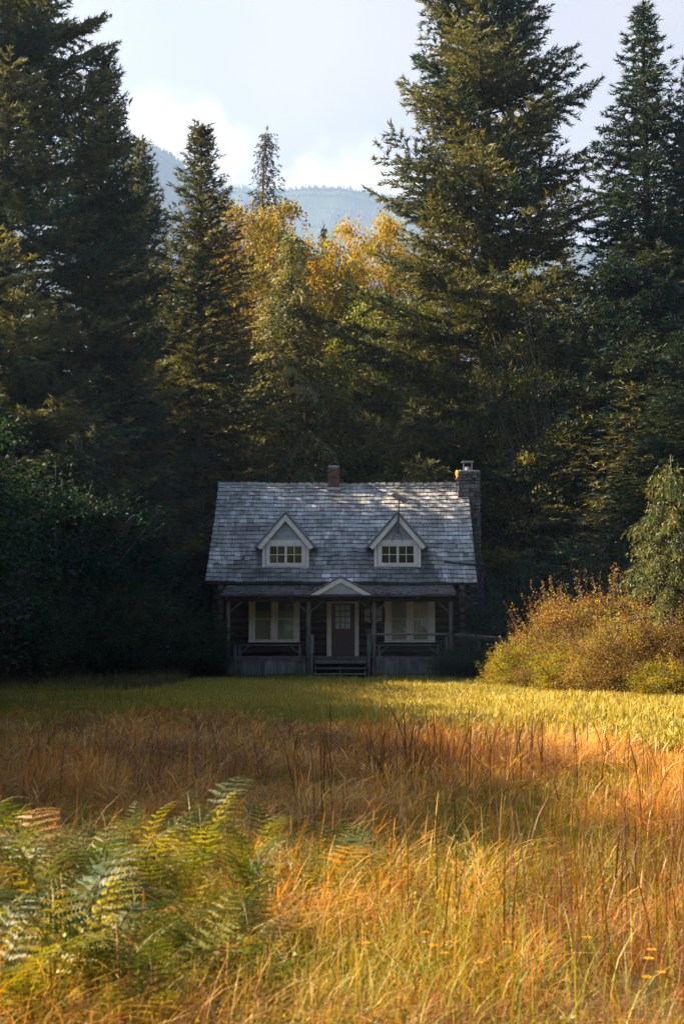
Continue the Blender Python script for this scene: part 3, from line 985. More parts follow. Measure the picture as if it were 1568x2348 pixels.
D1 = dormer(0)
D2 = dormer(at(911.2, 1240, 55.33).x - at(654.8, 1240, 55.33).x)

# ---------------- front windows and door
YW = YF - LR - .055                              # just proud of the fattest logs


def X2(px): return at(px, 1430, YW).x
def Z2(py): return at(784, py, YW).z


def front_window(xa, ga, gb, gc, gd, xb, blind):
    t = MB(rnd)
    zt, zb = Z2(1378.5), Z2(1468)
    Yc = YW - .045
    t.box(X2(xa), X2(ga), Yc, YW + .06, zb, zt)
    t.box(X2(gb), X2(gc), Yc, YW + .06, zb, zt)
    t.box(X2(gd), X2(xb), Yc, YW + .06, zb, zt)
    t.box(X2(xa) - .01, X2(xb) + .01, Yc - .02, YW + .06, Z2(1473.5), zb - .002)
    t.box(X2(xa) - .01, X2(xb) + .01, Yc - .01, YW + .06, zt + .002, zt + .09, .8)
    for px in (xa + 9, gb + 3, gc - 3, xb - 9): t.box(X2(px) - .05, X2(px) - .01, Yc - .012, Yc + .002, Z2(1462), Z2(1461), .1)
    wo = part(t, 'window', 'white', bevel=.004)
    for a, b_ in ((ga, gb), (gc, gd)):
        x0, x1 = X2(a) + .003, X2(b_) - .003
        zm = Z2(1419.5)
        casement(wo, x0, x1, zb + .004, zm, YW - .035, 1, 1, .020)
        casement(wo, x0, x1, zm + .002, zt - .004, YW - .012, 1, 1, .018)
        curtain(wo, x0 + .02, x1 - .02, zb + .02, zt - .36 if blind else zt - .02, YW + .036, 1.0)
        if blind:
            bl = MB(rnd)
            bl.box(x0 + .03, x1 - .03, YW + .02, YW + .03, zt - .37, zt - .03, 1.3)
            part(bl, 'window_blind', 'dark', wo)
        bk = MB(rnd)
        bk.box(x0, x1, YW + .056, YW + .062, zb + .01, zt - .01, .3)
        part(bk, 'dark_interior', 'dark', wo)


front_window(570.3, 583.9, 622, 636, 673.9, 687.1, True)
front_window(881.6, 897, 932.3, 947, 981.5, 997.1, False)
PF = at(784, 1507, 53.0).z                       # porch floor height
t = MB(rnd)
dz = Z2(1383.4)
t.box(X2(749.4), X2(760), YW - .045, YW + .05, PF + .002, Z2(1379.3))
t.box(X2(813.3), X2(822.8), YW - .045, YW + .05, PF + .002, Z2(1379.3))
t.box(X2(760) + .002, X2(813.3) - .002, YW - .045, YW + .05, dz, Z2(1379.3))
part(t, 'door_casing', 'white', bevel=.004)
d = MB(rnd)
x0, x1 = X2(760) + .004, X2(813.3) - .004
lx0, lx1, lz0, lz1 = X2(769), X2(803.5), Z2(1442), Z2(1388)
Yd_ = YW - .02
d.box(x0, lx0, Yd_, YW + .04, PF + .02, dz - .004)
d.box(lx1, x1, Yd_, YW + .04, PF + .02, dz - .004)
d.box(lx0, lx1, Yd_, YW + .04, PF + .02, lz0)
d.box(lx0, lx1, Yd_, YW + .04, lz1, dz - .004)
for i in range(1, 3): xx = lx0 + (lx1 - lx0) * i / 3; d.box(xx - .018, xx + .018, Yd_ + .003, YW + .02, lz0, lz1)
for i in range(1, 4): zz = lz0 + (lz1 - lz0) * i / 4; d.box(lx0, lx1, Yd_ + .006, YW + .018, zz - .018, zz + .018)
for i in range(7): xx = x0 + .06 + (x1 - x0 - .12) * i / 6; d.box(xx - .006, xx + .006, Yd_ - .006, Yd_ + .002, PF + .25, lz0 - .12, .7)
d.box(x0 + .04, x1 - .04, Yd_ - .012, Yd_ + .002, lz0 - .08, lz0 - .04, 1.3)
d.box(x0 + .04, x1 - .04, Yd_ - .012, Yd_ + .002, PF + .12, PF + .16, 1.3)
door = part(d, 'door', 'red')
g = MB(rnd); g.box(lx0, lx1, YW + .022, YW + .026, lz0, lz1); part(g, 'pane', 'glass', door)
curtain(door, lx0, lx1, lz0, lz1, YW + .03, 1.1)
h = MB(rnd); h.tube([(x1 - .07, Yd_ - .06, PF + 1.0), (x1 - .07, Yd_ + .01, PF + 1.0)], [.03, .02], 8); part(h, 'door_handle', 'darkmetal', door)

# ---------------- porch
YP = 53.0
X3 = lambda px, Y=YP: at(px, 1500, Y).x
Z3 = lambda py, Y=YP: at(784, py, Y).z
fx0, fx1 = X3(517), X3(1042)
m_ = MB(rnd)
x = fx0
while x < fx1:
    wd = .115
    m_.box(x, min(x + wd - .012, fx1), YP - .04 + rnd.uniform(-.012, .004), YF - .1, PF - .035, PF, rnd.uniform(.7, 1.3))
    x += wd
part(m_, 'porch_floor', 'deck')
m_ = MB(rnd)
m_.box(fx0 + .01, X3(703), YP, YP + .05, Z3(1516), PF - .037)
m_.box(X3(722), X3(843), YP + .02, YP + .07, Z3(1519.5), PF - .037)
m_.box(X3(863), fx1 - .02, YP, YP + .05, Z3(1516), PF - .037)
m_.box(fx0 + .03, fx0 + .08, YP + .06, YW, Z3(1516), PF - .037)
m_.box(fx1 - .08, fx1 - .03, YP + .06, YW, Z3(1516), PF - .037)
part(m_, 'rim_beam', 'plank')
for a, b_ in ((fx0 + .06, X3(703)), (X3(864), fx1 - .05)):
    m_ = MB(rnd)
    x = a
    while x < b_ - .03:
        wd = min(rnd.uniform(.10, .19), b_ - x)
        m_.box(x, x + wd - .008, YP + .014 + rnd.uniform(0, .008), YP + .04, .06 + rnd.uniform(0, .03), Z3(1516) - .002, rnd.uniform(.6, 1.35))
        x += wd
    part(m_, 'porch_skirt', 'plank')
for xs_ in (fx0 + .04, fx1 - .07):
    m_ = MB(rnd)
    y = YP + .1
    while y < YW - .1:
        m_.box(xs_, xs_ + .03, y, y + .14, .06, Z3(1516) - .002, rnd.uniform(.7, 1.2)); y += .15
    part(m_, 'porch_skirt', 'plank')
m_ = MB(rnd)
sa, sb = X3(723), X3(842)
tz = [PF - .2, PF - .4, PF - .6]
for i, z_ in enumerate((.60, .41, .21)):
    Y_ = YP - .28 * (i) - .22
    m_.box(sa, sb, Y_ - .05, Y_ + .24, z_ - .04, z_, .8 + .15 * i)
for xx in (sa + .02, (sa + sb) / 2 - .03, sb - .07):
    m_.hexa([(xx, YP - .86, 0), (xx + .05, YP - .86, 0), (xx + .05, YP + .0, 0), (xx, YP + .0, 0), (xx, YP - .80, .14), (xx + .05, YP - .80, .14), (xx + .05, YP, .55), (xx, YP, .55)], .6)
m_.box(sa, sb, YP + .3, YP + .33, .0, Z3(1521), .25)
part(m_, 'porch_steps', 'plank')

ZB = at(784, 1374, 53.15).z                      # centre of the front beam
YQ = 53.15
posts = []
for px, r_, zb in ((524, .082, PF), (709, .088, 0.0), (858.8, .078, 0.0), (1035, .082, PF)):
    m_ = MB(rnd)
    x = at(px, 1440, YQ).x
    m_.tube([(x + rnd.uniform(-.008, .008), YQ, q) for q in np.linspace(zb - (.1 if zb == 0 else 0), ZB - .09, 9)], [r_ * rnd.uniform(.93, 1.07) for _ in range(9)], 10, rnd.uniform(.85, 1.15))
    if zb == PF: m_.tube([(x, YQ, -.1), (x, YQ, PF - .04)], r_ * .9, 8, .6)
    posts.append(part(m_, 'porch_post', 'post', smooth=True))
m_ = MB(rnd)
m_.tube([(at(512, 1374, YQ).x, YQ, ZB), (-1, YQ, ZB), (1, YQ, ZB), (at(1046, 1374, YQ).x, YQ, ZB)], .095, 10, .8)
part(m_, 'porch_beam', 'log', smooth=True)
for i, (px, sg) in enumerate(((524, 1), (709, -1), (709, 1), (858.8, -1), (858.8, 1), (1035, -1))):
    m_ = MB(rnd)
    x = at(px, 1440, YQ).x
    m_.tube([(x + sg * .06, YQ, at(784, 1404, YQ).z), (x + sg * .52, YQ, ZB - .08)], .028, 6, 1.1)
    part(m_, 'brace', 'post', posts[(0, 1, 1, 2, 2, 3)[i]])
m_ = MB(rnd)
PE = dict(y0=52.72, z0=at(784, 1364, 52.72).z, y1=YW + .1, z1=at(784, 1341.5, YW + .1).z)
psl = math.hypot(PE['y1'] - PE['y0'], PE['z1'] - PE['z0'])
pc, ps = (PE['y1'] - PE['y0']) / psl, (PE['z1'] - PE['z0']) / psl
pp = lambda x, s, h: (x, PE['y0'] + pc * s - ps * h, PE['z0'] + ps * s + pc * h + .012 * math.sin(x * 1.7))
px0, px1 = at(508, 1364, PE['y0']).x, at(1048.5, 1364, PE['y0']).x
for i in range(8):
    a, b_ = px0 + .03 + (px1 - px0 - .06) * i / 8, px0 + .03 + (px1 - px0 - .06) * (i + 1) / 8
    m_.hexa([pp(a, .02, -.05), pp(b_, .02, -.05), pp(b_, psl, -.05), pp(a, psl, -.05), pp(a, .02, -.014), pp(b_, .02, -.014), pp(b_, psl, -.014), pp(a, psl, -.014)], .3)
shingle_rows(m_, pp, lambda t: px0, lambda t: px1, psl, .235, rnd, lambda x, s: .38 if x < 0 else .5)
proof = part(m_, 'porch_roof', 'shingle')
for i in range(8):
    m_ = MB(rnd)
    x = px0 + .22 + i * (px1 - px0 - .44) / 7
    m_.tube([pp(x, .12, -.115), pp(x, psl - .05, -.115)], .06, 8, rnd.uniform(.8, 1.2))
    part(m_, 'rafter_pole', 'logend', proof, smooth=True)
for i in range(7):
    m_ = MB(rnd)
    x = px0 + .22 + i * (px1 - px0 - .44) / 7
    if i in (0, 3): continue
    m_.box(x + .12, x + (px1 - px0 - .44) / 7 - .12, PE['y0'] + .30, PE['y0'] + .33, PE['z0'] - .045, PE['z0'] + .015, .55)
    part(m_, 'blocking_board', 'white', proof)
# small gable over the steps
Yg_ = 52.66
gx0, gx1, gz0, gxa, gza = at(713, 1364, Yg_).x, at(855, 1364, Yg_).x, at(784, 1364.5, Yg_).z, at(783, 1324, Yg_).x, at(784, 1324, Yg_).z
m_ = MB(rnd)
yback = YW
for sg, xe_ in ((-1, gx0 - .06), (1, gx1 + .06)):
    def Q2(u, y, h): return (gxa + (xe_ - gxa) * u + sg * h * .5, y, gza + (gz0 - gza) * u + h * .86)
    # back edge follows the shed roof
    yb0, yb1 = yback, PE['y0'] + .15
    m_.hexa([Q2(0, Yg_, 0), Q2(1, Yg_, 0), Q2(1, yb1, 0), Q2(0, yb0, 0), Q2(0, Yg_, .04), Q2(1, Yg_, .04), Q2(1, yb1, .04), Q2(0, yb0, .04)], .35)
    u = 1.02
    while u > .04:
        u2 = max(u - .17, 0)
        yb = yb0 + (yb1 - yb0) * u2
        y_ = Yg_ - .03
        while y_ < yb:
            y2 = min(y_ + rnd.uniform(.12, .28), yb)
            m_.hexa([Q2(u, y_, .04), Q2(u, y2, .04), Q2(u2, y2, .04), Q2(u2, y_, .04), Q2(u, y_, .07), Q2(u, y2, .07), Q2(u2, y2, .046), Q2(u2, y_, .046)], rnd.uniform(.45, .9))
            y_ = y2 + .008
        u = u2
m_.tube([(gxa, Yg_ - .04, gza + .06), (gxa, yback, gza + .06)], .05, 6, .6)
go = part(m_, 'porch_gable', 'shingle')
m_ = MB(rnd)
m_.prism([(gx0 + .25, gz0 + .035), (gx1 - .25, gz0 + .035), (gxa, gza - .16)], Yg_ + .05, Yg_ + .08)
part(m_, 'gable_siding', 'grey', go)
m_ = MB(rnd)
for sg, xe_ in ((-1, gx0), (1, gx1)):
    ang = Vector((xe_ - gxa, 0, gz0 - gza)).normalized()
    dn = .19
    p = [(gxa, Yg_ + .01, gza), (xe_, Yg_ + .01, gz0 + .0), (xe_ - sg * dn * 1.75, Yg_ + .01, gz0 + .002), (gxa, Yg_ + .01, gza - dn)]
    m_.hexa([*p, *[(q[0], q[1] + .03, q[2]) for q in p]])
part(m_, 'fascia', 'white', go)
m_ = MB(rnd)
m_.box(gx0 - .03, gx1 + .03, Yg_ - .03, Yg_ + .06, gz0 - .055, gz0 - .004, .45)
part(m_, 'gable_sill', 'plank', go)

# newels beside the steps, and the short one at the left of the skirt
for pa, pb in ((712.8, 721.5), (843.5, 852.8)):
    m_ = MB(rnd)
    xa, xb = X3(pa, 52.82), X3(pb, 52.82)
    m_.box(xa, xb, 52.78, 52.90, at(784, 1498, 52.8).z, at(784, 1455, 52.8).z, rnd.uniform(.9, 1.1))
    m_.box(xa + .012, xb - .03, 52.80, 52.885, -.05, at(784, 1498, 52.8).z - .002, .85)
    m_.tube([(xa - .02, 52.84, at(784, 1466, 52.8).z), (xb + .02, 52.84, at(784, 1466, 52.8).z)], .02, 6, .5)
    part(m_, 'newel_post', 'plank', bevel=.006)
m_ = MB(rnd)
m_.box(X3(538), X3(545), 52.86, 52.96, -.05, at(784, 1480, 52.9).z, .8)
part(m_, 'newel_post', 'plank', bevel=.006)
m_ = MB(rnd)
m_.tube([(X3(862), 53.05, Z3(1455)), (X3(945), 53.06, Z3(1454)), (X3(1031), 53.07, Z3(1455))], .045, 8, 1.1)
m_.beam((X3(1026), 53.1, PF), (X3(1026), 53.1, Z3(1455)), .09, .05, up=(0, 1, 0), c=.8)
part(m_, 'porch_rail', 'post', smooth=False)


# ---------------- things on and around the cabin
def bench(x0p, x1p, lab):
    zt = at(784, 1478.5, 53.5).z
    xa, xb = at(x0p, 1480, 53.5).x, at(x1p, 1480, 53.5).x
    o = empty('bench', ((xa + xb) / 2, 53.6, PF), label=lab, cat='bench', group='benches on the porch')
    W = (xb - xa) / 2
    hgt = zt - PF
    mm = MB(rnd)
    for i in range(3): mm.box(-W, W, -.2 + i * .13, -.08 + i * .13, hgt - .045, hgt, rnd.uniform(.9, 1.1))
    mm.build('seat', MAT['plank'], o, bevel=.004)
    for sg in (-1, 1):
        mm = MB(rnd)
        mm.box(sg * (W - .14) - .05, sg * (W - .14) + .05, -.17, .15, 0, hgt - .047, .9)
        mm.build('leg', MAT['plank'], o, bevel=.004)
        mm = MB(rnd)
        mm.beam((sg * (W - .17), -.1, .12), (sg * (W - .48), -.1, hgt - .05), .05, .06, up=(0, 1, 0))
        mm.build('brace', MAT['plank'], o)
    return o


bench(541, 696, 'weathered plank bench on the porch left of the steps')
bench(860.5, 1012, 'weathered plank bench behind the pole rail, right of the steps')

nb = empty('notice_board', (at(856, 1410, YW - .06).x, YW - .05, at(784, 1411, YW).z), label='dark wooden notice board with pinned papers on the wall between door and window', cat='notice board')
W, H_ = (X2(881.5) - X2(830.6)) / 2, (Z2(1394) - Z2(1428.7)) / 2
mm = MB(rnd)
mm.box(-W, W, -.01, .045, -H_, H_, 1.0)
mm.build('board', MAT['dark'], nb)
mm = MB(rnd)
for sg in (-1, 1):
    mm.box(sg * W - .02, sg * W + .02, -.028, .0, -H_, H_); mm.box(-W + .02, W - .02, -.026, 0, sg * H_ - .02, sg * H_ + .02)
mm.build('frame', MAT['red'], nb)
for (a, b_, c_, d_, dense) in ((.10, .345, .10, .245, 1), (.10, .345, .065, -.045, 0), (.64, .885, .10, .245, 1), (.64, .885, .065, -.045, 0), (.25, .39, -.225, -.27, 2), (.57, .70, -.225, -.27, 2)):
    if dense == 1: z1_, z0_ = .235, -.05
    elif dense == 0: z1_, z0_ = -.09, -.225
    else: z1_, z0_ = -.235, -.285
    xa, xb = -W + 2 * W * a, -W + 2 * W * b_
    mm = MB(rnd); mm.box(xa, xb, -.02, -.012, z0_, z1_, rnd.uniform(.85, 1.05))
    po = mm.build('notice', MAT['paper'], nb)
    ik = MB(rnd)
    k = 8 if dense == 1 else 3 if dense == 0 else 1
    for i in range(k):
        zz = z1_ - (z1_ - z0_) * (i + .8) / (k + .6)
        xx = xa + .03
        while xx < xb - .04:
            l_ = rnd.uniform(.02, .06); ik.box(xx, min(xx + l_, xb - .02), -.0225, -.0205, zz - .004, zz + .004); xx += l_ + .012
    ik.build('lettering', MAT['ink'], po)
mb_ = empty('mail_box', (X2(846), YW - .1, Z2(1448)), label='small dark wooden box hung on the wall under the notice board', cat='box')
mm = MB(rnd); mm.box(-.14, .14, -.08, .08, -.16, .10, 1.2); mm.build('box', MAT['red'], mb_)
mm = MB(rnd); mm.hexa([(-.16, -.11, .10), (.16, -.11, .10), (.16, .08, .15), (-.16, .08, .15), (-.16, -.11, .125), (.16, -.11, .125), (.16, .08, .175), (-.16, .08, .175)]); mm.build('lid', MAT['dark'], mb_)

rr_ = empty('ramp_railing', (4.35, 53.3, 0), label='grey pole railing running from the porch corner to the brown bushes', cat='railing')
mm = MB(rnd)
O = Vector((4.35, 53.3, 0))
A_, B_ = at(1042, 1455, 53.2) - O, at(1198, 1469, 52.6) - O
mm.tube([A_, (A_ + B_) / 2 + Vector((0, 0, .02)), B_], .045, 8, 1.2)
mm.build('rail', MAT['post'], rr_, smooth=True)
mm = MB(rnd)
A2, B2 = at(1042, 1459, 53.6) - O, at(1198, 1474, 53.1) - O
mm.tube([A2, B2], .038, 8, .9)
mm.build('rail', MAT['post'], rr_, smooth=True)
for px, Y in ((1097.5, 53.0), (1090, 53.55), (1154, 53.3), (1165.5, 52.75)):
    mm = MB(rnd)
    t_ = (px - 1042) / 156
    zt = A_.z + (B_.z - A_.z) * t_ - .03
    p = at(px, 1465, Y) - O
    mm.beam((p.x, p.y, -.05), (p.x, p.y, zt), .10, .08, up=(0, 1, 0), c=rnd.uniform(.8, 1.1))
    mm.build('post', MAT['plank'], rr_)

sp = empty('solar_pole', at(911, 1224, 54.92), label='thin green metal pole holding a tilted flat panel in front of the right dormer', cat='pole')
O = sp.location.copy()
mm = MB(rnd)
tp = at(916, 1143, 54.92) - O
mm.tube([(0, 0, 0), (.02, 0, .3), tp * .55], [.055, .05, .045], 10)
mm.tube([tp * .5, tp], .026, 8)
mm.build('pole', MAT['darkmetal'], sp)
mm = MB(rnd)
a, b_ = Vector((.27, .08, -.135)), Vector((.085, -.17, .05))
c0 = at(916, 1141, 54.92) - O + Vector((0, 0, .0))
n_ = a.cross(b_).normalized() * .012
if n_.z < 0: n_ = -n_
cr = [c0 - a - b_, c0 + a - b_, c0 + a + b_, c0 - a + b_]
mm.hexa([*[p - n_ for p in cr], *[p + n_ for p in cr]], 1.0)
mm.build('panel', MAT['white'], sp)
mm = MB(rnd)
c1_ = at(911.5, 1161, 54.9) - O
mm.tube([c1_ + Vector((-.07, -.03, .0)), c1_ + Vector((.05, 0, .02))], .028, 8)
mm.beam(c1_ + Vector((-.1, -.02, .03)), c1_ + Vector((.02, 0, .09)), .08, .012)
mm.tube([c1_ + Vector((-.02, 0, -.01)), c1_ + Vector((-.02, 0, -.09))], .03, 8, .8)
mm.build('sensor', MAT['white'], sp)
for q in ((897.8, 1243.8), (923.3, 1243.8)):
    mm = MB(rnd)
    p = at(q[0], q[1], D2[2] - .045) - O
    s0 = at(914.6 if q[0] > 911 else 909, 1207, 54.92) - O
    mm.tube([s0, p], .013, 6)
    mm.tube([p, p + Vector((0, .012, 0))], .04, 10, .7)
    mm.build('stay', MAT['darkmetal'], sp)
mm = MB(rnd)
mm.tube([Vector((.0 + .09 * math.sin(q), -.02, -.04 + .07 * math.cos(q))) for q in np.linspace(0, 5, 12)], .010, 6)
mm.build('cable', MAT['darkmetal'], sp)

lb = empty('loose_board', rp(4.66, 1.02, .09), label='dark loose board lying on the shingles near the right eave', cat='board')
O = lb.location
mm = MB(rnd)
p, q = Vector(rp(3.98, 1.12, .06)) - O, Vector(rp(5.28, .96, .06)) - O
mm.beam(p, q, .05, .17, up=(0, -cz_, cy), c=1.5)
mm.build('board', MAT['dark'], lb)
# ================================================================== tree kinds
cone = lambda p=.85: (lambda t: (1 - t) ** p)
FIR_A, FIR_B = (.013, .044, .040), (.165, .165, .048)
K = {}
K['fir_up'] = conifer('fir_up', 1, 31, 6.6, 1.5, lambda t: .30 + .85 * (1 - t) ** .8 if t < .97 else .2, .72, .05, .10, .10, .06, step=0.182, tl=0.229, ntri=6, tw=0.058, nb=5, level=.46, gap=.16, colA=FIR_A, colB=FIR_B, trunk_r=.42, sec=0.480)
K['fir_mid'] = conifer('fir_mid', 2, 24, 4.6, 1.0, lambda t: (1 - t) ** .72 + .04, .80, .05, .12, .14, .05, step=0.167, tl=0.209, ntri=6, tw=0.053, nb=5, level=.42, gap=.05, colA=FIR_A, colB=(.165, .165, .048), trunk_r=.28, sec=0.504)
K['fir_big'] = conifer('fir_big', 3, 33, 6.9, 1.5, lambda t: min(1.0, (1 - t) ** .62 * 1.08) * (1 + .14 * math.sin(t * 41)), .62, -.05, .20, .22, .10, step=0.190, tl=0.238, ntri=6, tw=0.060, nb=5, level=.46, gap=.08, colA=(.013, .042, .036), colB=(.165, .16, .042), trunk_r=.5, sec=0.480)
K['spruce'] = conifer('spruce', 4, 24, 2.9, 8.0, lambda t: (1 - t) ** .80 + .03, .85, .0, .10, .14, .04, step=.21, tl=0.181, ntri=6, tw=0.048, nb=7, level=.36, gap=.05, colA=FIR_A, colB=(.17, .16, .045), trunk_r=.23, sec=0.504)
K['fir_dark'] = conifer('fir_dark', 5, 30, 5.6, .8, lambda t: (1 - t) ** .80 * (1 + .10 * math.sin(t * 50)), .45, -.10, .22, .24, .12, step=0.198, tl=0.238, ntri=6, tw=0.060, nb=5, level=.44, gap=.04, colA=(.009, .036, .036), colB=(.045, .065, .028), trunk_r=.36, sec=0.504)
K['hemlock'] = conifer('hemlock', 6, 17, 4.3, .5, lambda t: (1 - t) ** .85 * (1 + .2 * math.sin(t * 33)) + .03, .35, .12, .42, .0, .75, step=.14, tl=.20, tw=.06, nb=7, level=.36, gap=.04, colA=(.06, .085, .030), colB=(.25, .23, .085), trunk_r=.2, sec=.44)
K['wispy'] = conifer('wispy', 7, 24, 3.6, 2, lambda t: (1 - t) ** .9 + .06, .35, -.2, .42, .05, .8, step=.2, tl=.2, tw=.055, nb=6, level=.40, gap=.05, colA=(.02, .036, .024), colB=(.05, .055, .03), trunk_r=.2, sec=.55, lean=1.0)
K['fill'] = conifer('fill', 8, 26, 5.4, .3, lambda t: (1 - t) ** .68 * .95 + .03, .45, -.15, .25, .16, .25, step=.30, tl=0.415, tw=0.132, nb=5, level=.62, gap=.03, colA=(.010, .038, .036), colB=(.16, .145, .045), trunk_r=.3, sec=0.552, ntri=2, pt=.15)
K['cedar'] = conifer('cedar', 9, 7.2, 2.7, .2, lambda t: (1 - t) ** .62 * (1 + .15 * math.sin(t * 29)) + .04, .50, .30, .50, .0, .85, step=.10, tl=.13, tw=.045, nb=5, level=.30, gap=.08, colA=(.05, .085, .028), colB=(.19, .185, .05), trunk_r=.08, sec=.30, pt=.075)
GOLD = [(.42, .27, .018), (.30, .24, .025), (.14, .15, .03), (.40, .22, .018)]
K['maple'] = broadleaf('maple', 21, 15, 5.0, 3, 760, 170, .15, GOLD, sig=(.42, .42, .20))
K['maple_green'] = broadleaf('maple_green', 22, 14, 4.6, 1, 560, 130, .14, [(.08, .11, .025), (.12, .15, .03), (.28, .26, .03), (.06, .09, .025)], sig=(.42, .42, .2))
K['alder'] = broadleaf('alder', 23, 17, 4.6, 1, 520, 120, .12, [(.06, .09, .025), (.09, .11, .03), (.34, .28, .04), (.05, .075, .025)], sig=(.42, .42, .17), trunk_r=.14)
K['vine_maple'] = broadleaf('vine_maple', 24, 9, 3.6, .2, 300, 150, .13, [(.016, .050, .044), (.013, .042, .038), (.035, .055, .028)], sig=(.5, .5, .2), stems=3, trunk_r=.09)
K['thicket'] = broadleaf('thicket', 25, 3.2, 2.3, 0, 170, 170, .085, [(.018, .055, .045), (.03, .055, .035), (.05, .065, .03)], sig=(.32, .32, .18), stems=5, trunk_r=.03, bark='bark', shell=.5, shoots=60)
K['rust_bush'] = broadleaf('rust_bush', 26, 2.9, 2.4, -.6, 330, 160, .062, [(.33, .15, .04), (.22, .11, .04), (.36, .25, .05), (.16, .09, .045), (.15, .16, .035)], sig=(.28, .28, .16), stems=7, trunk_r=.025, bark='bark', shell=.42, shoots=46)
K['yellow_bush'] = broadleaf('yellow_bush', 27, 1.5, 1.5, -.3, 200, 130, .062, [(.42, .33, .02), (.30, .28, .02), (.14, .16, .025), (.36, .18, .03)], sig=(.24, .24, .14), stems=5, trunk_r=.02, bark='bark', shell=.45, shoots=24)

for k_, v_ in K.items(): print(k_, v_['n'])


def tree(kind, px, py, Y, label, group=None, wide=None, rz=0, lean=(0, 0), name='tree'):
    """tree whose trunk stands under photo column px at distance Y and whose top reaches py"""
    p = at(px, py, Y)
    base = at(px, 1500, Y)
    k = K[kind]
    s = p.z / k['H']
    return plant(k, name, p.x, Y, p.z, wide or s, rz, label=label, group=group, lean=lean)


# --- the trees that draw the picture
tree('fir_up', 22, -300, 56, 'huge dark fir at the left edge with upswept branches, its top out of the picture', wide=1.12, rz=.4, name='fir_tree')
tree('fir_mid', 238, 118, 57.4, 'tall fir whose spire rises through the boughs of the left edge fir', wide=1.0, rz=1.0, name='fir_tree')
tree('fir_mid', 318, 318, 65, 'lower fir leaning its right side against the view of the mountain', wide=1.0, rz=2.6, name='fir_tree')
tree('spruce', 462, 285, 63.5, 'slender pointed spruce with bare grey lower trunk left of the cabin', wide=1.5, rz=.3, name='spruce_tree')
tree('wispy', 612, 292, 92, 'thin hemlock top with a nodding tip above the yellow maple', wide=1.35, rz=.2, name='hemlock_tree')
tree('wispy', 742, 510, 84, 'small drooping hemlock tip between the yellow maple and the big fir', wide=.6, rz=2.2, name='hemlock_tree')
tree('hemlock', 668, 520, 67, 'pale green weeping hemlock in the middle above the cabin ridge', wide=1.35, rz=.7, name='hemlock_tree')
tree('fir_big', 1108, -330, 66.5, 'giant broad fir right of the middle, with layered boughs against the sky', wide=1.14, rz=.9, name='fir_tree')
tree('fir_dark', 1474, 8, 61, 'dark symmetrical fir with complete pointed top at the right', wide=1.2, rz=.5, name='fir_tree')
tree('fir_mid', 1604, 90, 66, 'sunlit fir cut by the right edge behind the dark pointed fir', wide=1.15, rz=1.9, name='fir_tree')
tree('maple', 600, 470, 78, 'golden yellow maple glowing behind the weeping hemlock', wide=1.0, rz=0, name='maple_tree')
tree('maple', 740, 560, 76, 'golden maple crown between the weeping hemlock and the giant fir', wide=.8, rz=2, name='maple_tree')
tree('maple', 850, 510, 80, 'yellow maple half hidden by the left boughs of the giant fir', wide=.85, rz=4, name='maple_tree')
tree('maple_green', 880, 640, 70, 'olive green maple filling the gap left of the giant fir', wide=1.0, rz=1, name='maple_tree')
tree('alder', 1275, 560, 63, 'alder with light catching leaf sprays below the giant fir', wide=.88, rz=0, name='alder_tree')
tree('alder', 1400, 700, 64, 'shaded alder in front of the dark pointed fir', wide=.95, rz=2.5, name='alder_tree')
tree('cedar', 1537, 1048, 40.5, 'young drooping cedar lit gold at the right edge', wide=.82, rz=.4, name='cedar_tree')
tree('vine_maple', 30, 1000, 50, 'dark broadleaf tree at the left edge with hanging leaves', wide=.95, rz=0, name='maple_tree')
tree('vine_maple', 140, 1050, 49, 'vine maple with forked pale stem in the deep shade at the left', wide=1.0, rz=1.2, name='maple_tree')
tree('vine_maple', 285, 1180, 52, 'dark vine maple left of the cabin, beside the bare spruce trunk', wide=.62, rz=3.2, name='maple_tree')
tree('maple_green', 440, 560, 72, 'sunlit olive maple behind the slender spruce', wide=.8, rz=5, name='maple_tree')
tree('hemlock', 930, 860, 66, 'shaded hemlock above the right half of the cabin roof', wide=1.0, rz=2, name='hemlock_tree')
tree('hemlock', 1010, 900, 70, 'shaded hemlock behind the stone chimney', wide=1.1, rz=4, name='hemlock_tree')
# bare trunk sections seen through the gaps behind the ridge
for px, Y, r_, lab in ((868, 72, .16, 'mottled pale trunk standing behind the ridge, left of the chimney pole'), (990, 69, .15, 'mottled pale trunk just left of the stone chimney'), (457, 58.2, .20, None)):
    if lab:
        mm = MB(random.Random(px))
        p = at(px, 700, Y)
        mm.tube([(0, 0, -.2), (.05, 0, 4), (-.05, 0, 9), (0, 0, p.z)], [r_ * 1.1, r_, r_ * .8, .03], 9, jit=.05)
        o = empty('dead_tree', (p.x, Y, 0), label=lab, cat='tree')
        mm.build('trunk', MAT['palebark'], o)
        mm = MB(random.Random(px + 1))
        for i in range(16):
            z_, a_ = random.Random(i + px).uniform(3, p.z - 1), random.Random(i * 7).uniform(0, 6.28)
            l_ = random.Random(i * 3).uniform(.5, 1.6)
            mm.tube([(0, 0, z_), (math.cos(a_) * l_, math.sin(a_) * l_, z_ - .1)], [.03, .006], 4)
        mm.build('dead_branches', MAT['bark'], o)

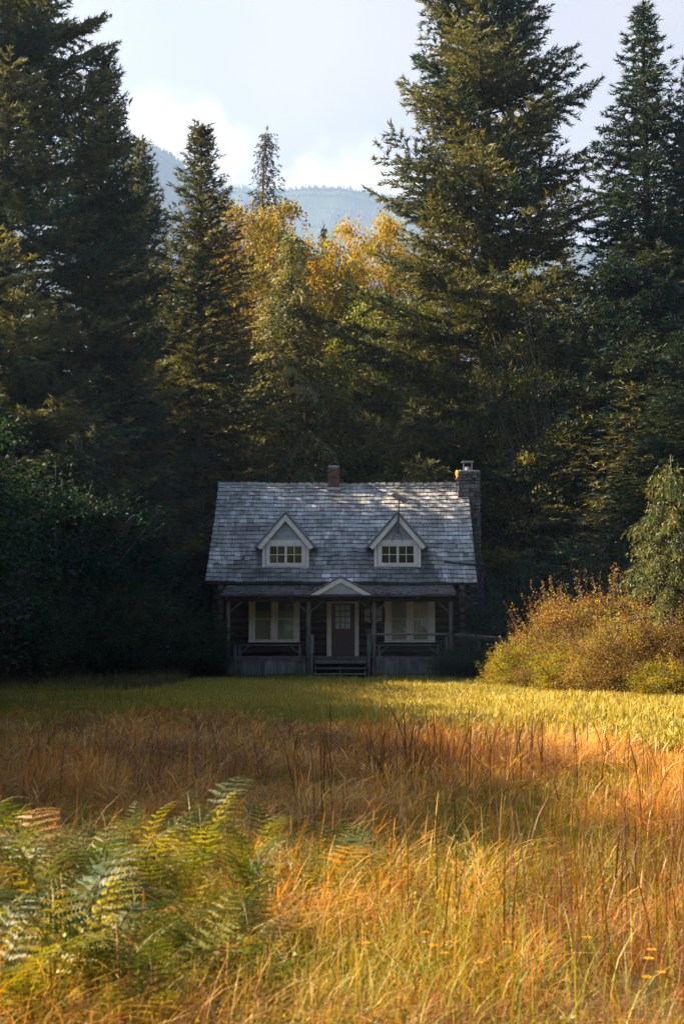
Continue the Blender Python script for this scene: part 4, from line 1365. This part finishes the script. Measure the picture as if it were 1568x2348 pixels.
# --- dense forest behind and beside
fr = random.Random(5)
fill = [  # px, top py, Y, wide
    (60, 800, 64, 1.1), (180, 850, 70, 1.1), (330, 880, 70, 1.0), (430, 930, 66, .9), (520, 800, 70, .9), (600, 880, 73, 1.0), (700, 830, 75, 1.0),
    (800, 780, 74, 1.0), (890, 800, 78, 1.0), (960, 700, 76, 1.0), (1040, 640, 72, 1.1), (1130, 600, 70, 1.1), (1200, 640, 74, 1.1), (1290, 560, 72, 1.1),
    (1350, 640, 68, 1.0), (1430, 560, 74, 1.1), (1510, 480, 72, 1.1), (1590, 300, 70, 1.1), (1660, 300, 62, 1.1), (1330, 900, 60, .9), (1450, 880, 58, .9), (1560, 760, 57, 1.0),
    (1180, 960, 64, .8), (1100, 1000, 66, .8), (540, 1000, 66, .75), (640, 1020, 68, .75), (760, 1010, 70, .8), (380, 1000, 60, .8), (270, 800, 58, .9), (120, 760, 56, 1.0), (10, 640, 55, 1.0),
    (230, 1150, 52, .7), (60, 1050, 50, .8), (1250, 1100, 62, .7), (1400, 1120, 60, .7)]
zones = ((250, 'behind the firs at the left edge'), (520, 'behind the slender spruce'), (800, 'behind the left half of the cabin roof'), (1080, 'behind the right half of the cabin roof'), (1300, 'between the giant fir and the alder'), (1700, 'behind the brown bushes and cedar'))
ORD = ['first', 'second', 'third', 'fourth', 'fifth', 'sixth', 'seventh', 'eighth', 'ninth', 'tenth', 'eleventh', 'twelfth', 'thirteenth', 'fourteenth', 'fifteenth', 'sixteenth', 'seventeenth', 'eighteenth', 'nineteenth', 'twentieth']
ORD += ['twenty-' + q for q in ORD[:9]] + ['thirtieth'] + ['thirty-' + q for q in ORD[:9]] + ['fortieth'] + ['forty-' + q for q in ORD[:9]] + ['fiftieth'] + ['fifty-' + q for q in ORD[:9]] + ['sixtieth'] + ['sixty-' + q for q in ORD[:9]]
fill.sort()
zcount = {}
for i, (px, py, Y, wd) in enumerate(fill):
    zn = next(z_[1] for z_ in zones if px < z_[0])
    zcount[zn] = zcount.get(zn, -1) + 1
    tree('fill' if i % 4 else 'fir_dark', px, py, Y, ORD[zcount[zn]] + ' from the left of the shaded conifers ' + zn, group='forest conifers ' + zn, wide=wd, rz=fr.uniform(0, 6.28), name='conifer_tree')

# --- undergrowth
def shrub(kind, px, Y, H, wide, label, name='bush', group=None, z=0):
    p = at(px, 1500, Y)
    return plant(K[kind], name, p.x, Y, H, wide, fr.uniform(0, 6.28), z, label=label, cat='bush', group=group)


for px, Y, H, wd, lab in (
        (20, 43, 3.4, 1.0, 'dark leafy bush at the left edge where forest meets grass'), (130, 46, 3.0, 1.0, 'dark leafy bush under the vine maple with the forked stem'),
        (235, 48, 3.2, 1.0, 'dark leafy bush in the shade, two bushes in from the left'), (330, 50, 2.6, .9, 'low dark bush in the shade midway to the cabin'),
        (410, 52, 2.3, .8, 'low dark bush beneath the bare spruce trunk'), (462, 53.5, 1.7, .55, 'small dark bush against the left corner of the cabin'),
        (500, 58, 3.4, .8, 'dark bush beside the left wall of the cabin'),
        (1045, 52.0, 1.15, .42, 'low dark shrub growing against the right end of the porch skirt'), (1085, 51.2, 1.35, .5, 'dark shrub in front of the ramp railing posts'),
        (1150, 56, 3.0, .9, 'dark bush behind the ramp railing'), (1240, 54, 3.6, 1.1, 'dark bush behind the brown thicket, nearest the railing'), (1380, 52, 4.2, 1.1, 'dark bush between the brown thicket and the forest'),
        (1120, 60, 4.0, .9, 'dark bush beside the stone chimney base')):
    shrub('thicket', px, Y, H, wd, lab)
for kind, px, Y, H, wd, lab in (
        ('rust_bush', 1285, 45.8, 2.6, .78, 'tallest leafy end of the brown thicket near the railing'),
        ('rust_bush', 1385, 45.3, 2.9, .98, 'rust brown bush in the middle of the thicket, highest one'),
        ('rust_bush', 1475, 39.4, 1.95, .85, 'rust brown bush below the young cedar'),
        ('rust_bush', 1575, 38.9, 2.0, .9, 'rust brown bush cut by the right edge'),
        ('rust_bush', 1330, 42.6, 1.5, .75, 'low tangled brown bush at the front of the thicket'),
        ('rust_bush', 1420, 41.0, 1.6, .8, 'low tangled brown bush with dark hollows, front right of the thicket'),
        ('rust_bush', 1225, 46.5, 1.7, .45, 'twiggy brown bush at the railing end'),
        ('yellow_bush', 1152, 44.8, 1.0, .5, 'bright yellow green bush at the left tip of the brown thicket'),
        ('yellow_bush', 1205, 43.6, 1.3, .7, 'yellow bush glowing at the foot of the brown thicket'),
        ('yellow_bush', 1300, 41.0, 1.15, .8, 'low yellow green bush at the lawn edge'),
        ('yellow_bush', 1520, 37.6, .9, .7, 'yellow green bush under the young cedar'),
        ('yellow_bush', 1400, 43.6, 1.8, .7, 'yellow leafed bush showing through the brown thicket')):
    shrub(kind, px, Y, H, wd, lab)

# --- trees outside the frame that cast shade
shade = 'shade trees left of the meadow'
for i, (x, y, H, wd, kd) in enumerate(SHADE):
    plant(K[kd], 'conifer_tree', x, y, H, wd, fr.uniform(0, 6), label='tree out of view to the left, shading the meadow, ' + str(round(y)) + ' metres away', group=shade)
for i in range(16):  # mirrored rear row, also made tall to block low sky light
    plant(K['fill' if i % 2 else 'maple_green'], 'conifer_tree' if i % 2 else 'maple_tree', -26 + i * 3.5 + fr.uniform(-1, 1), -24 + fr.uniform(-4, 4), fr.uniform(19, 27), 1.2, fr.uniform(0, 6),
          label='tree behind the viewer, seen only mirrored in the cabin windows', group='trees mirrored in the windows')

for i in range(9):  # unseen row added to hold low sky light off the meadow
    plant(K['fill'], 'conifer_tree', 19 + fr.uniform(-2, 3), -16 + i * 6.2, fr.uniform(20, 27), 1.15, fr.uniform(0, 6),
          label='added conifer out of view on the right, blocking sky light from the clearing', group='trees right of the clearing, out of view')
# ================================================================== grass
rng = np.random.default_rng(42)


def blades(name, x, y, h, wdt, bend, ang, col, nseg, label, head=None, z0=0.0, headcol=None, mat='grass'):
    n = len(x)
    s = np.linspace(0, 1, nseg + 1)
    d = np.stack([np.cos(ang), np.sin(ang)], 1)
    face = ang + rng.uniform(-1.2, 1.2, n) + math.pi / 2
    sd = np.stack([np.cos(face), np.sin(face)], 1)
    px = x[:, None] + d[:, :1] * (bend * h)[:, None] * s ** 2.2
    py = y[:, None] + d[:, 1:] * (bend * h)[:, None] * s ** 2.2
    pz = z0 + h[:, None] * (s - .35 * np.minimum(bend, 1.4)[:, None] * s ** 3)
    tap = np.maximum(1 - s ** 1.6, .10)
    if head is not None:
        tap = np.where(s > .72, tap + head[:, None] * np.sin(np.clip((s - .72) / .28, 0, 1) * math.pi * .85 + .2), tap * .8)
    wv = wdt[:, None] * tap
    V_ = np.zeros((n, nseg + 1, 2, 3))
    for j, sg in enumerate((-.5, .5)):
        V_[:, :, j, 0] = px + sg * wv * sd[:, :1]
        V_[:, :, j, 1] = py + sg * wv * sd[:, 1:]
        V_[:, :, j, 2] = pz
    cc = np.repeat(col[:, None, None, :], nseg + 1, 1).repeat(2, 2)
    if headcol is not None:
        m_ = np.clip((s - .62) / .1, 0, 1)[None, :, None, None] * (head > 0)[:, None, None, None]
        cc = cc * (1 - m_) + headcol[:, None, None, :] * m_
    b0 = (np.arange(n) * (nseg + 1) * 2)[:, None] + (np.arange(nseg) * 2)[None, :]
    F = np.stack([b0, b0 + 1, b0 + 3, b0 + 2], -1).reshape(-1, 4)
    o = link(name, np_mesh(name, V_.reshape(-1, 3), F, cc.reshape(-1, 3), MAT[mat]))
    return tag(o, label, 'grass', kind='stuff')


def scatter(n, d0, d1, power, marg=1.6):
    """positions in the wedge the lens could see plus a margin; density falls with distance as d^-power"""
    k = 2 - power
    u = rng.random(n)
    d = (d0 ** k + u * (d1 ** k - d0 ** k)) ** (1 / k)
    x = rng.uniform(-1, 1, n) * (.245 * d + marg)
    return x, d


def edge(x):          # how far the uncut grass reaches towards the cabin
    return np.interp(x, [-12, -6, -3, 0, 1.5, 3, 5, 8], [46, 38, 29, 22, 20, 18, 15.5, 14])


def green(x, y):      # where the meadow is fresh and short
    g = np.exp(-(((x - 1.0) / 1.3) ** 2 + ((y - 10.0) / 1.5) ** 2))
    g += .9 * np.exp(-(((x - .1) / .55) ** 2 + ((y - 6.4) / .8) ** 2))
    g += .8 * np.exp(-(((x - 2.2) / 1.0) ** 2 + ((y - 13.5) / 1.5) ** 2))
    g += .55 * np.exp(-(((x + 2.0) / 1.4) ** 2 + ((y - 8.0) / 2.5) ** 2))
    g += np.clip((vnoise(x, y, 1.9, 8) - .6) * 3.0, 0, .6)
    return np.clip(g, 0, 1)


def ferny(x, y): return np.exp(-(((x + 1.4) / 1.0) ** 2 + ((y - 7.0) / 2.0) ** 2)) * (x < -.4)


# tall dry grass with seed heads
x, y = scatter(780000, 4.6, 47, 1.15, 3.4)
keep = (y < edge(x) + rng.normal(size=len(x)) * .8 + (vnoise(x, y, 1.8, 91) - .5) * 6) & (rng.random(len(x)) > green(x, y) * .86) & (rng.random(len(x)) < np.clip(fbm(x, y, .6, 4, 2) * 3.2 - 1.05, .04, 1)) & (rng.random(len(x)) > .35 * ferny(x, y))
x, y = x[keep], y[keep]
n = len(x)
tall = fbm(x, y, 3.0, 15)
hz_ = np.interp(y, [4, 8, 11, 15, 22, 50], [.62, .66, .95, 1.0, .8, .7])
h = (.06 + .92 * np.clip((fbm(x, y, 1.6, 215, 3) - .5) * 1.9 + .45, 0, 1)) * rng.uniform(.45, 1.3, n) * hz_ * (1 - .45 * ferny(x, y))
h = np.minimum(h, np.clip(1.60 - .0465 * y, .10, 2) * rng.uniform(.6, 1.05, n) * (.45 + .75 * fbm(x, y, 2.0, 57, 3)))
bend = np.abs(rng.normal(.75, .6, n))
ang = rng.normal(.3, 1.3, n) + (vnoise(x, y, 2.5, 33) - .5) * 3
# about half the stalks stand in tussocks and arch outwards
ntus = 6800
tx, ty = scatter(ntus, 4.7, 40, 1.0, 3.2)
ok_ = (ty < edge(tx)) & (rng.random(ntus) > green(tx, ty) * .8)
tx, ty = tx[ok_], ty[ok_]
tlife = rng.uniform(.55, 1.25, len(tx))
pick = rng.random(n) < .5
which = rng.integers(0, len(tx), n)
ta = rng.uniform(0, 6.283, n)
tr = np.abs(rng.normal(0, .07, n))
x = np.where(pick, tx[which] + np.cos(ta) * tr, x); y = np.where(pick, ty[which] + np.sin(ta) * tr, y)
tall = fbm(x, y, 3.0, 15)
ang = np.where(pick, ta + rng.normal(0, .4, n), ang)
bend = np.where(pick, rng.uniform(.3, 1.5, n), bend)
h = np.where(pick, (.22 + .62 * tall) * tlife[which] * rng.uniform(.6, 1.15, n) * hz_, h)
h = np.minimum(h, np.clip(1.60 - .0465 * y, .10, 2) * rng.uniform(.6, 1.05, n) * (.45 + .75 * fbm(x, y, 2.0, 57, 3)))
tone = rng.random(n)[:, None]
tan_ = np.array([.60, .33, .085]); rust = np.array([.44, .185, .045]); straw = np.array([.72, .48, .19]); gold = np.array([.60, .36, .04])
zone = np.clip((fbm(x, y, 1.3, 12, 3)[:, None] - .5) * 3.2 + .5, 0, 1)
zone2 = np.clip((fbm(x, y, 1.1, 112, 3)[:, None] - .56) * 6, 0, 1)
zone = zone ** 1.5
col = tan_ * (1 - zone) + rust * zone
col = col * (1 - zone2) + straw * .92 * zone2
col = np.where(tone > .88, straw, col)
col = np.where(tone < .22, gold, col)
dk = fbm(x, y, .8, 44, 2)[:, None]
brown = np.array([.22, .105, .04])
col = np.where((dk > .58) & (rng.random((n, 1)) < .85), brown, col)
col = col * rng.uniform(.6, 1.25, (n, 1))
head = np.where(rng.random(n) < .5, rng.uniform(.4, 1.2, n) * np.clip((y - 3) / 5, .6, 2.0), 0)
blades('tall_grass', x, y, h, rng.uniform(.0028, .0052, n) * np.clip(y / 9, 1, 2.2), bend, ang, col, 5, 'tall dry tan and rust meadow grass with seed heads', head=head, headcol=np.clip(col * np.array([1.25, 1.15, 1.0]), 0, .8))
# green undergrass
x, y = scatter(400000, 4.6, 47, 1.35, 3.4)
keep = (y < edge(x) + 1.0) & (rng.random(len(x)) < .05 + .75 * green(x, y))
x, y = x[keep], y[keep]
n = len(x)
gr = green(x, y)
h = rng.uniform(.14, .38, n) * np.clip(1.15 - .25 * gr, .6, 1.2)
c1_, c2_ = np.array([.20, .25, .02]), np.array([.42, .38, .03])
mixc = rng.random((n, 1))
col = (c1_ * (1 - mixc) + c2_ * mixc) * rng.uniform(.6, 1.3, (n, 1))
blades('green_grass', x, y, h, rng.uniform(.005, .011, n) * np.clip(y / 9, 1, 2.5), np.abs(rng.normal(.5, .35, n)), rng.uniform(0, 6.28, n), col, 4, 'fresh yellow green grass growing low between the dry stalks')
# dark brown weed stalks
x, y = scatter(5600, 5.2, 16, .9, 3.2)
keep = (y < 12 + (x + 3) * 1.1 + rng.normal(size=len(x))) & (rng.random(len(x)) < np.clip((vnoise(x, y, 1.6, 61) - .42) * 3.2, .03, 1) * np.clip(.5 + x * .25, .12, 1)) & (rng.random(len(x)) > green(x, y))
x, y = x[keep], y[keep]
n = len(x)
col = np.array([.12, .06, .030]) * rng.uniform(.5, 1.6, (n, 1))
blades('weed_stalks', x, y, rng.uniform(.45, .95, n) * np.clip(.7 + (y - 5) * .06, .6, 1), rng.uniform(.006, .012, n) * np.clip(y / 10, 1, 2), np.abs(rng.normal(.12, .12, n)), rng.uniform(0, 6.28, n), col, 4,
       'upright dark brown weed stalks scattered through the meadow', head=rng.uniform(0, 1.2, n), headcol=col * 1.4)
# low broad-leaved weeds between the grass
cx_, cy_ = scatter(2600, 4.8, 20, 1.0, 2.8)
k_ = (cy_ < edge(cx_)) & (rng.random(2600) < .18 + .7 * green(cx_, cy_) + .5 * ferny(cx_, cy_))
cx_, cy_ = cx_[k_], cy_[k_]
m_ = 110
hh = rng.uniform(.08, .30, len(cx_))
hue = rng.random(len(cx_))
P = np.stack([np.repeat(cx_, m_) + rng.normal(0, .09, len(cx_) * m_), np.repeat(cy_, m_) + rng.normal(0, .09, len(cx_) * m_), np.repeat(hh, m_) * rng.random(len(cx_) * m_) ** .7 + .02], 1)
Nn = unit(rng.normal(size=P.shape) + np.array([0, 0, .7]))
A = unit(np.cross(Nn, rng.normal(size=P.shape))); B = np.cross(Nn, A)
S = rng.uniform(.005, .014, len(P))[:, None]
wc = np.where(hue[:, None] < .60, np.array([.07, .115, .02]), np.where(hue[:, None] < .8, np.array([.24, .23, .03]), np.array([.20, .09, .035])))
V_ = np.stack([P - A * S, P + B * S * .55, P + A * S, P - B * S * .55], 1).reshape(-1, 3)
o = link('meadow_weeds', np_mesh('meadow_weeds', V_, np.arange(len(V_)).reshape(-1, 4), np.repeat(np.repeat(wc, m_, 0) * rng.uniform(.6, 1.3, (len(P), 1)), 4, 0), MAT['fern']))
tag(o, 'low leafy green and brown weeds tangled among the meadow grass', 'weeds', kind='stuff')
# mown lawn up to the cabin
x, y = scatter(230000, 15, 62, .6, 4)
keep = (y > edge(x) - 4.5) & ~((y > 52.95) & (np.abs(x) < 4.6)) & (x < np.interp(y, [38, 41, 44, 47, 52], [30, 30, 12, 7, 20]) + 3)
x, y = x[keep], y[keep]
n = len(x)
c1_, c2_ = np.array([.25, .26, .035]), np.array([.48, .40, .085])
mixc = np.clip(fbm(x, y, 5, 71)[:, None] * 1.5 - .3 + rng.normal(size=(n, 1)) * .2, 0, 1)
col = (c1_ * (1 - mixc) + c2_ * mixc) * rng.uniform(.7, 1.25, (n, 1))
blades('lawn_grass', x, y, rng.uniform(.05, .14, n) * (1 + .6 * (fbm(x, y, 1.2, 5) > .6)), rng.uniform(.018, .035, n), np.abs(rng.normal(.4, .4, n)), rng.uniform(0, 6.28, n), col, 2, 'short mown lawn between the meadow and the cabin')
# rough grass along the forest edge and bushes
x, y = scatter(60000, 34, 56, .5, 5)
keep = (((x < -5.3) & (y > 40)) | ((x > 4.9 + (50 - y) * .25) & (y > 39.4) & (y < 52))) & (rng.random(len(x)) < .8)
xb = rng.uniform(-5.2, 5.2, 5200); yb_ = 52.93 - np.abs(rng.normal(0, .16, 5200))
kb = ((xb < -1.2) | (xb > 1.15)) & (rng.random(5200) < vnoise(xb, yb_, .5, 19) * 1.3)
x, y = np.concatenate([x[keep], xb[kb]]), np.concatenate([y[keep], yb_[kb]])
n = len(x)
t_ = (x > 4.9)[:, None]
col = np.where(t_, np.array([.42, .24, .08]), np.array([.13, .12, .04])) * rng.uniform(.6, 1.3, (n, 1))
blades('rough_grass', x, y, rng.uniform(.2, .6, n) * np.where(np.abs(x) < 5.2, .5, 1.0), rng.uniform(.015, .03, n), np.abs(rng.normal(.45, .3, n)), rng.uniform(0, 6.28, n), col, 4, 'rough uncut grass along the foot of the bushes and the forest edge')


# ================================================================== bracken ferns
def fern_mesh(name, seed, fronds, L):
    r = np.random.default_rng(seed)
    Vs, Cs = [], []
    wood = MB(random.Random(seed))
    for k_ in range(fronds):
        a = 2.4 * k_ + r.uniform(-.4, .4)
        h0 = .60 * r.uniform(.05, .8) * min(1.0, .35 + k_ / fronds)
        o_ = np.array([math.cos(a), math.sin(a), 0.0]); lat = np.array([-math.sin(a), math.cos(a), 0.0]); up = np.array([0, 0, 1.0])
        Lf = L * r.uniform(.7, 1.15)
        rise, out_ = r.uniform(.7, 1.25), r.uniform(.35, .8)
        f = lambda s: o_ * (Lf * out_ * s ** 1.2)[..., None] + up * (h0 + Lf * (rise * s - .5 * s ** 2.4))[..., None]
        sp = np.linspace(0, 1, 8)
        wood.tube(f(sp), [.0032 * (1.1 - q) + .0006 for q in sp], 4, (.20, .16, .04))
        npn = 10
        s = np.linspace(.12, .985, npn)
        base, tg = f(s), unit(f(np.minimum(s + .02, 1.02)) - f(s))
        hue = r.random()
        hue = hue ** 1.6
        cbase = np.array([.040, .075, .016]) * (1 - hue) + np.array([.32, .27, .022]) * hue
        if r.random() < .12: cbase = np.array([.30, .15, .04])
        for sg in (-1, 1):
            ln = .36 * Lf * (1.03 - s) ** .8 * np.clip(s * 5, .5, 1)
            dr = unit(lat * sg + tg * .45 - up * .10 + r.normal(size=(npn, 3)) * .05)
            nrm = unit(np.cross(dr, tg)) * sg
            for j in range(npn):
                m_ = max(3, int(ln[j] / .014))
                q = (np.arange(m_) + .5) / m_
                P = base[j] + dr[j] * (ln[j] * q)[:, None] - up * (.10 * ln[j] * q ** 2)[:, None]
                wl = .085 * ln[j] * (1.02 - q) ** .8 + .0035
                for s2 in (-1, 1):
                    t2 = unit(tg[j] * s2 + dr[j] * .35)
                    hw = ln[j] / m_ * .42
                    tip = P + t2 * wl[:, None] + nrm[j] * (wl * r.uniform(-.35, .1, m_))[:, None]
                    Vs.append(np.stack([P - dr[j] * hw, P + dr[j] * hw, tip + dr[j] * hw * .5, tip - dr[j] * hw * .35], 1).reshape(-1, 3))
                    Cs.append(np.repeat(cbase[None] * r.uniform(.75, 1.25, (m_, 1)), 4, 0))
    wood.tube([(0, 0, -.02), (.01, .01, .25), (0, 0, .48)], [.005, .004, .002], 5, (.22, .17, .05))
    V_, cc = np.concatenate(Vs), np.concatenate(Cs)
    fm = np_mesh(name, V_, np.arange(len(V_)).reshape(-1, 4), cc, MAT['fern'])
    wd = wood.build(name + '_w', MAT['fern'])
    wme = wd.data
    bpy.data.objects.remove(wd)
    return dict(crown=fm, wood=wme, H=1.0, n=len(V_) // 4)


FERN = [fern_mesh('fern_a', 1, 9, .56), fern_mesh('fern_b', 2, 10, .50), fern_mesh('fern_c', 3, 8, .62), fern_mesh('fern_d', 4, 9, .46)]
fr = random.Random(9)
spots = []
for i in range(40):
    d_ = fr.uniform(5.2, 9.2)
    p = at(fr.uniform(-60, 600 if d_ > 6.5 else 480), 1500, d_)
    spots.append((p.x, d_, fr.uniform(.7, 1.05)))
for (px, d, s) in ((470, 8.6, 1.05), (440, 8.9, 1.0), (380, 8.5, .95), (500, 8.2, .95), (330, 8.2, .95), (250, 8.0, .9), (180, 8.3, .85), (90, 8.6, .85), (20, 8.2, .9), (420, 7.7, .9), (340, 7.5, .9), (270, 7.2, .85), (140, 7.4, .9), (50, 7.1, .85), (500, 7.5, .8),
                   (760, 8.6, .92), (720, 8.2, .75), (800, 8.9, .7), (210, 6.7, .8), (120, 6.5, .8), (20, 6.3, .85), (300, 6.5, .8), (380, 6.7, .75), (80, 5.8, .8), (180, 5.8, .75), (280, 5.8, .7), (350, 5.6, .65), (0, 5.4, .8), (120, 5.3, .7), (240, 5.2, .65),
                   (560, 6.7, .62), (600, 6.3, .5), (510, 6.1, .55), (450, 6.1, .6), (30, 9.3, .8), (560, 8.4, .75), (-60, 7.4, .9), (-60, 6.2, .9), (-80, 8.6, .9), (400, 5.4, .55)):
    p = at(px, 1500, d)
    spots.append((p.x + fr.uniform(-.1, .1), d + fr.uniform(-.15, .15), s))
spots.sort(key=lambda q: q[0] / q[1])
gcount = {}
for i, (x_, y_, s_) in enumerate(spots):
    px_ = 784 + x_ / y_ * 3267
    if px_ > 650: lab, grp = 'green bracken fern standing apart in the dry grass, in the middle of the meadow', 'bracken ferns in the middle of the meadow'
    elif y_ > 7.9: lab, grp = 'bracken fern on the far side of the fern patch, tips against the shaded meadow', 'bracken ferns at the far side of the patch'
    elif y_ > 6.6: lab, grp = 'bracken fern in the heart of the fern patch at the left', 'bracken ferns in the heart of the patch'
    else: lab, grp = 'blurred near bracken fern with pale shining fronds at the lower left', 'near bracken ferns at the lower left'
    gcount[grp] = gcount.get(grp, -1) + 1
    lab = ORD[gcount[grp]] + ' from the left of the ' + grp + (', pale and blurred' if 'near' in grp else '')
    o = plant(FERN[i % 4], 'bracken_fern', x_, y_, s_ * fr.uniform(.8, 1.12), s_ * fr.uniform(.9, 1.2), fr.uniform(0, 6.28), label=lab, cat='fern', group=grp, lean=(fr.uniform(-.15, .15), fr.uniform(-.15, .15)))

# ================================================================== yellow flowers
for i, (px, py, d) in enumerate(((838, 2165, 6.6), (995, 2170, 6.6), (1163, 2163, 6.5), (1345, 2152, 6.4), (1016, 2188, 6.5), (1095, 2210, 6.3), (1493, 2180, 6.4), (1487, 2200, 6.3), (1515, 2232, 6.2), (1483, 2243, 6.15), (975, 2140, 6.8))):
    p = at(px, py, d)
    o = empty('yellow_flower', (p.x, p.y, 0), label='small yellow flower on a thin stem low in the dry grass at the lower right', cat='flower', group='yellow flowers in the grass')
    mm = MB(random.Random(i))
    mm.tube([(0, 0, -.02), (.01, .01, p.z * .5), (0, 0, p.z)], [.003, .003, .002], 4, (1, 1, 1))
    mm.c = [(.12, .13, .03)] * len(mm.c)
    mm.build('stem', MAT['grass'], o)
    mm = MB(random.Random(i))
    for k_ in range(14):
        a_ = 6.283 * k_ / 14
        q = Vector((math.cos(a_), math.sin(a_), 0)); t2 = Vector((-q.y, q.x, 0)) * .004
        c0 = Vector((0, 0, p.z))
        mm.add([c0 - t2 * .5, c0 + t2 * .5, c0 + q * .023 + t2 + Vector((0, 0, .004)), c0 + q * .023 - t2 + Vector((0, 0, .004))], [(0, 1, 2, 3)], (.85, .48, .02))
    mm.tube([c0 - Vector((0, 0, .006)), c0 + Vector((0, 0, .006))], [.004, .007], 7, (.75, .38, .01))
    mm.build('flower_head', MAT['fern'], o)

# ================================================================== haze
m, M = new_mat('valley_haze')
pv = M.n('ShaderNodeVolumePrincipled', ins={'Color': rgb(.42, .63, 1.0), 'Density': HAZE, 'Anisotropy': .35})
M.n('ShaderNodeOutputMaterial', ins={1: pv.outputs[0]})
mm = MB()
mm.box(-4600, 4600, -2600, 5300, -60, HAZE_TOP)
hz = mm.build('haze', m)
tag(hz, 'thin blue valley haze over meadow, forest and mountains', 'haze', kind='stuff')
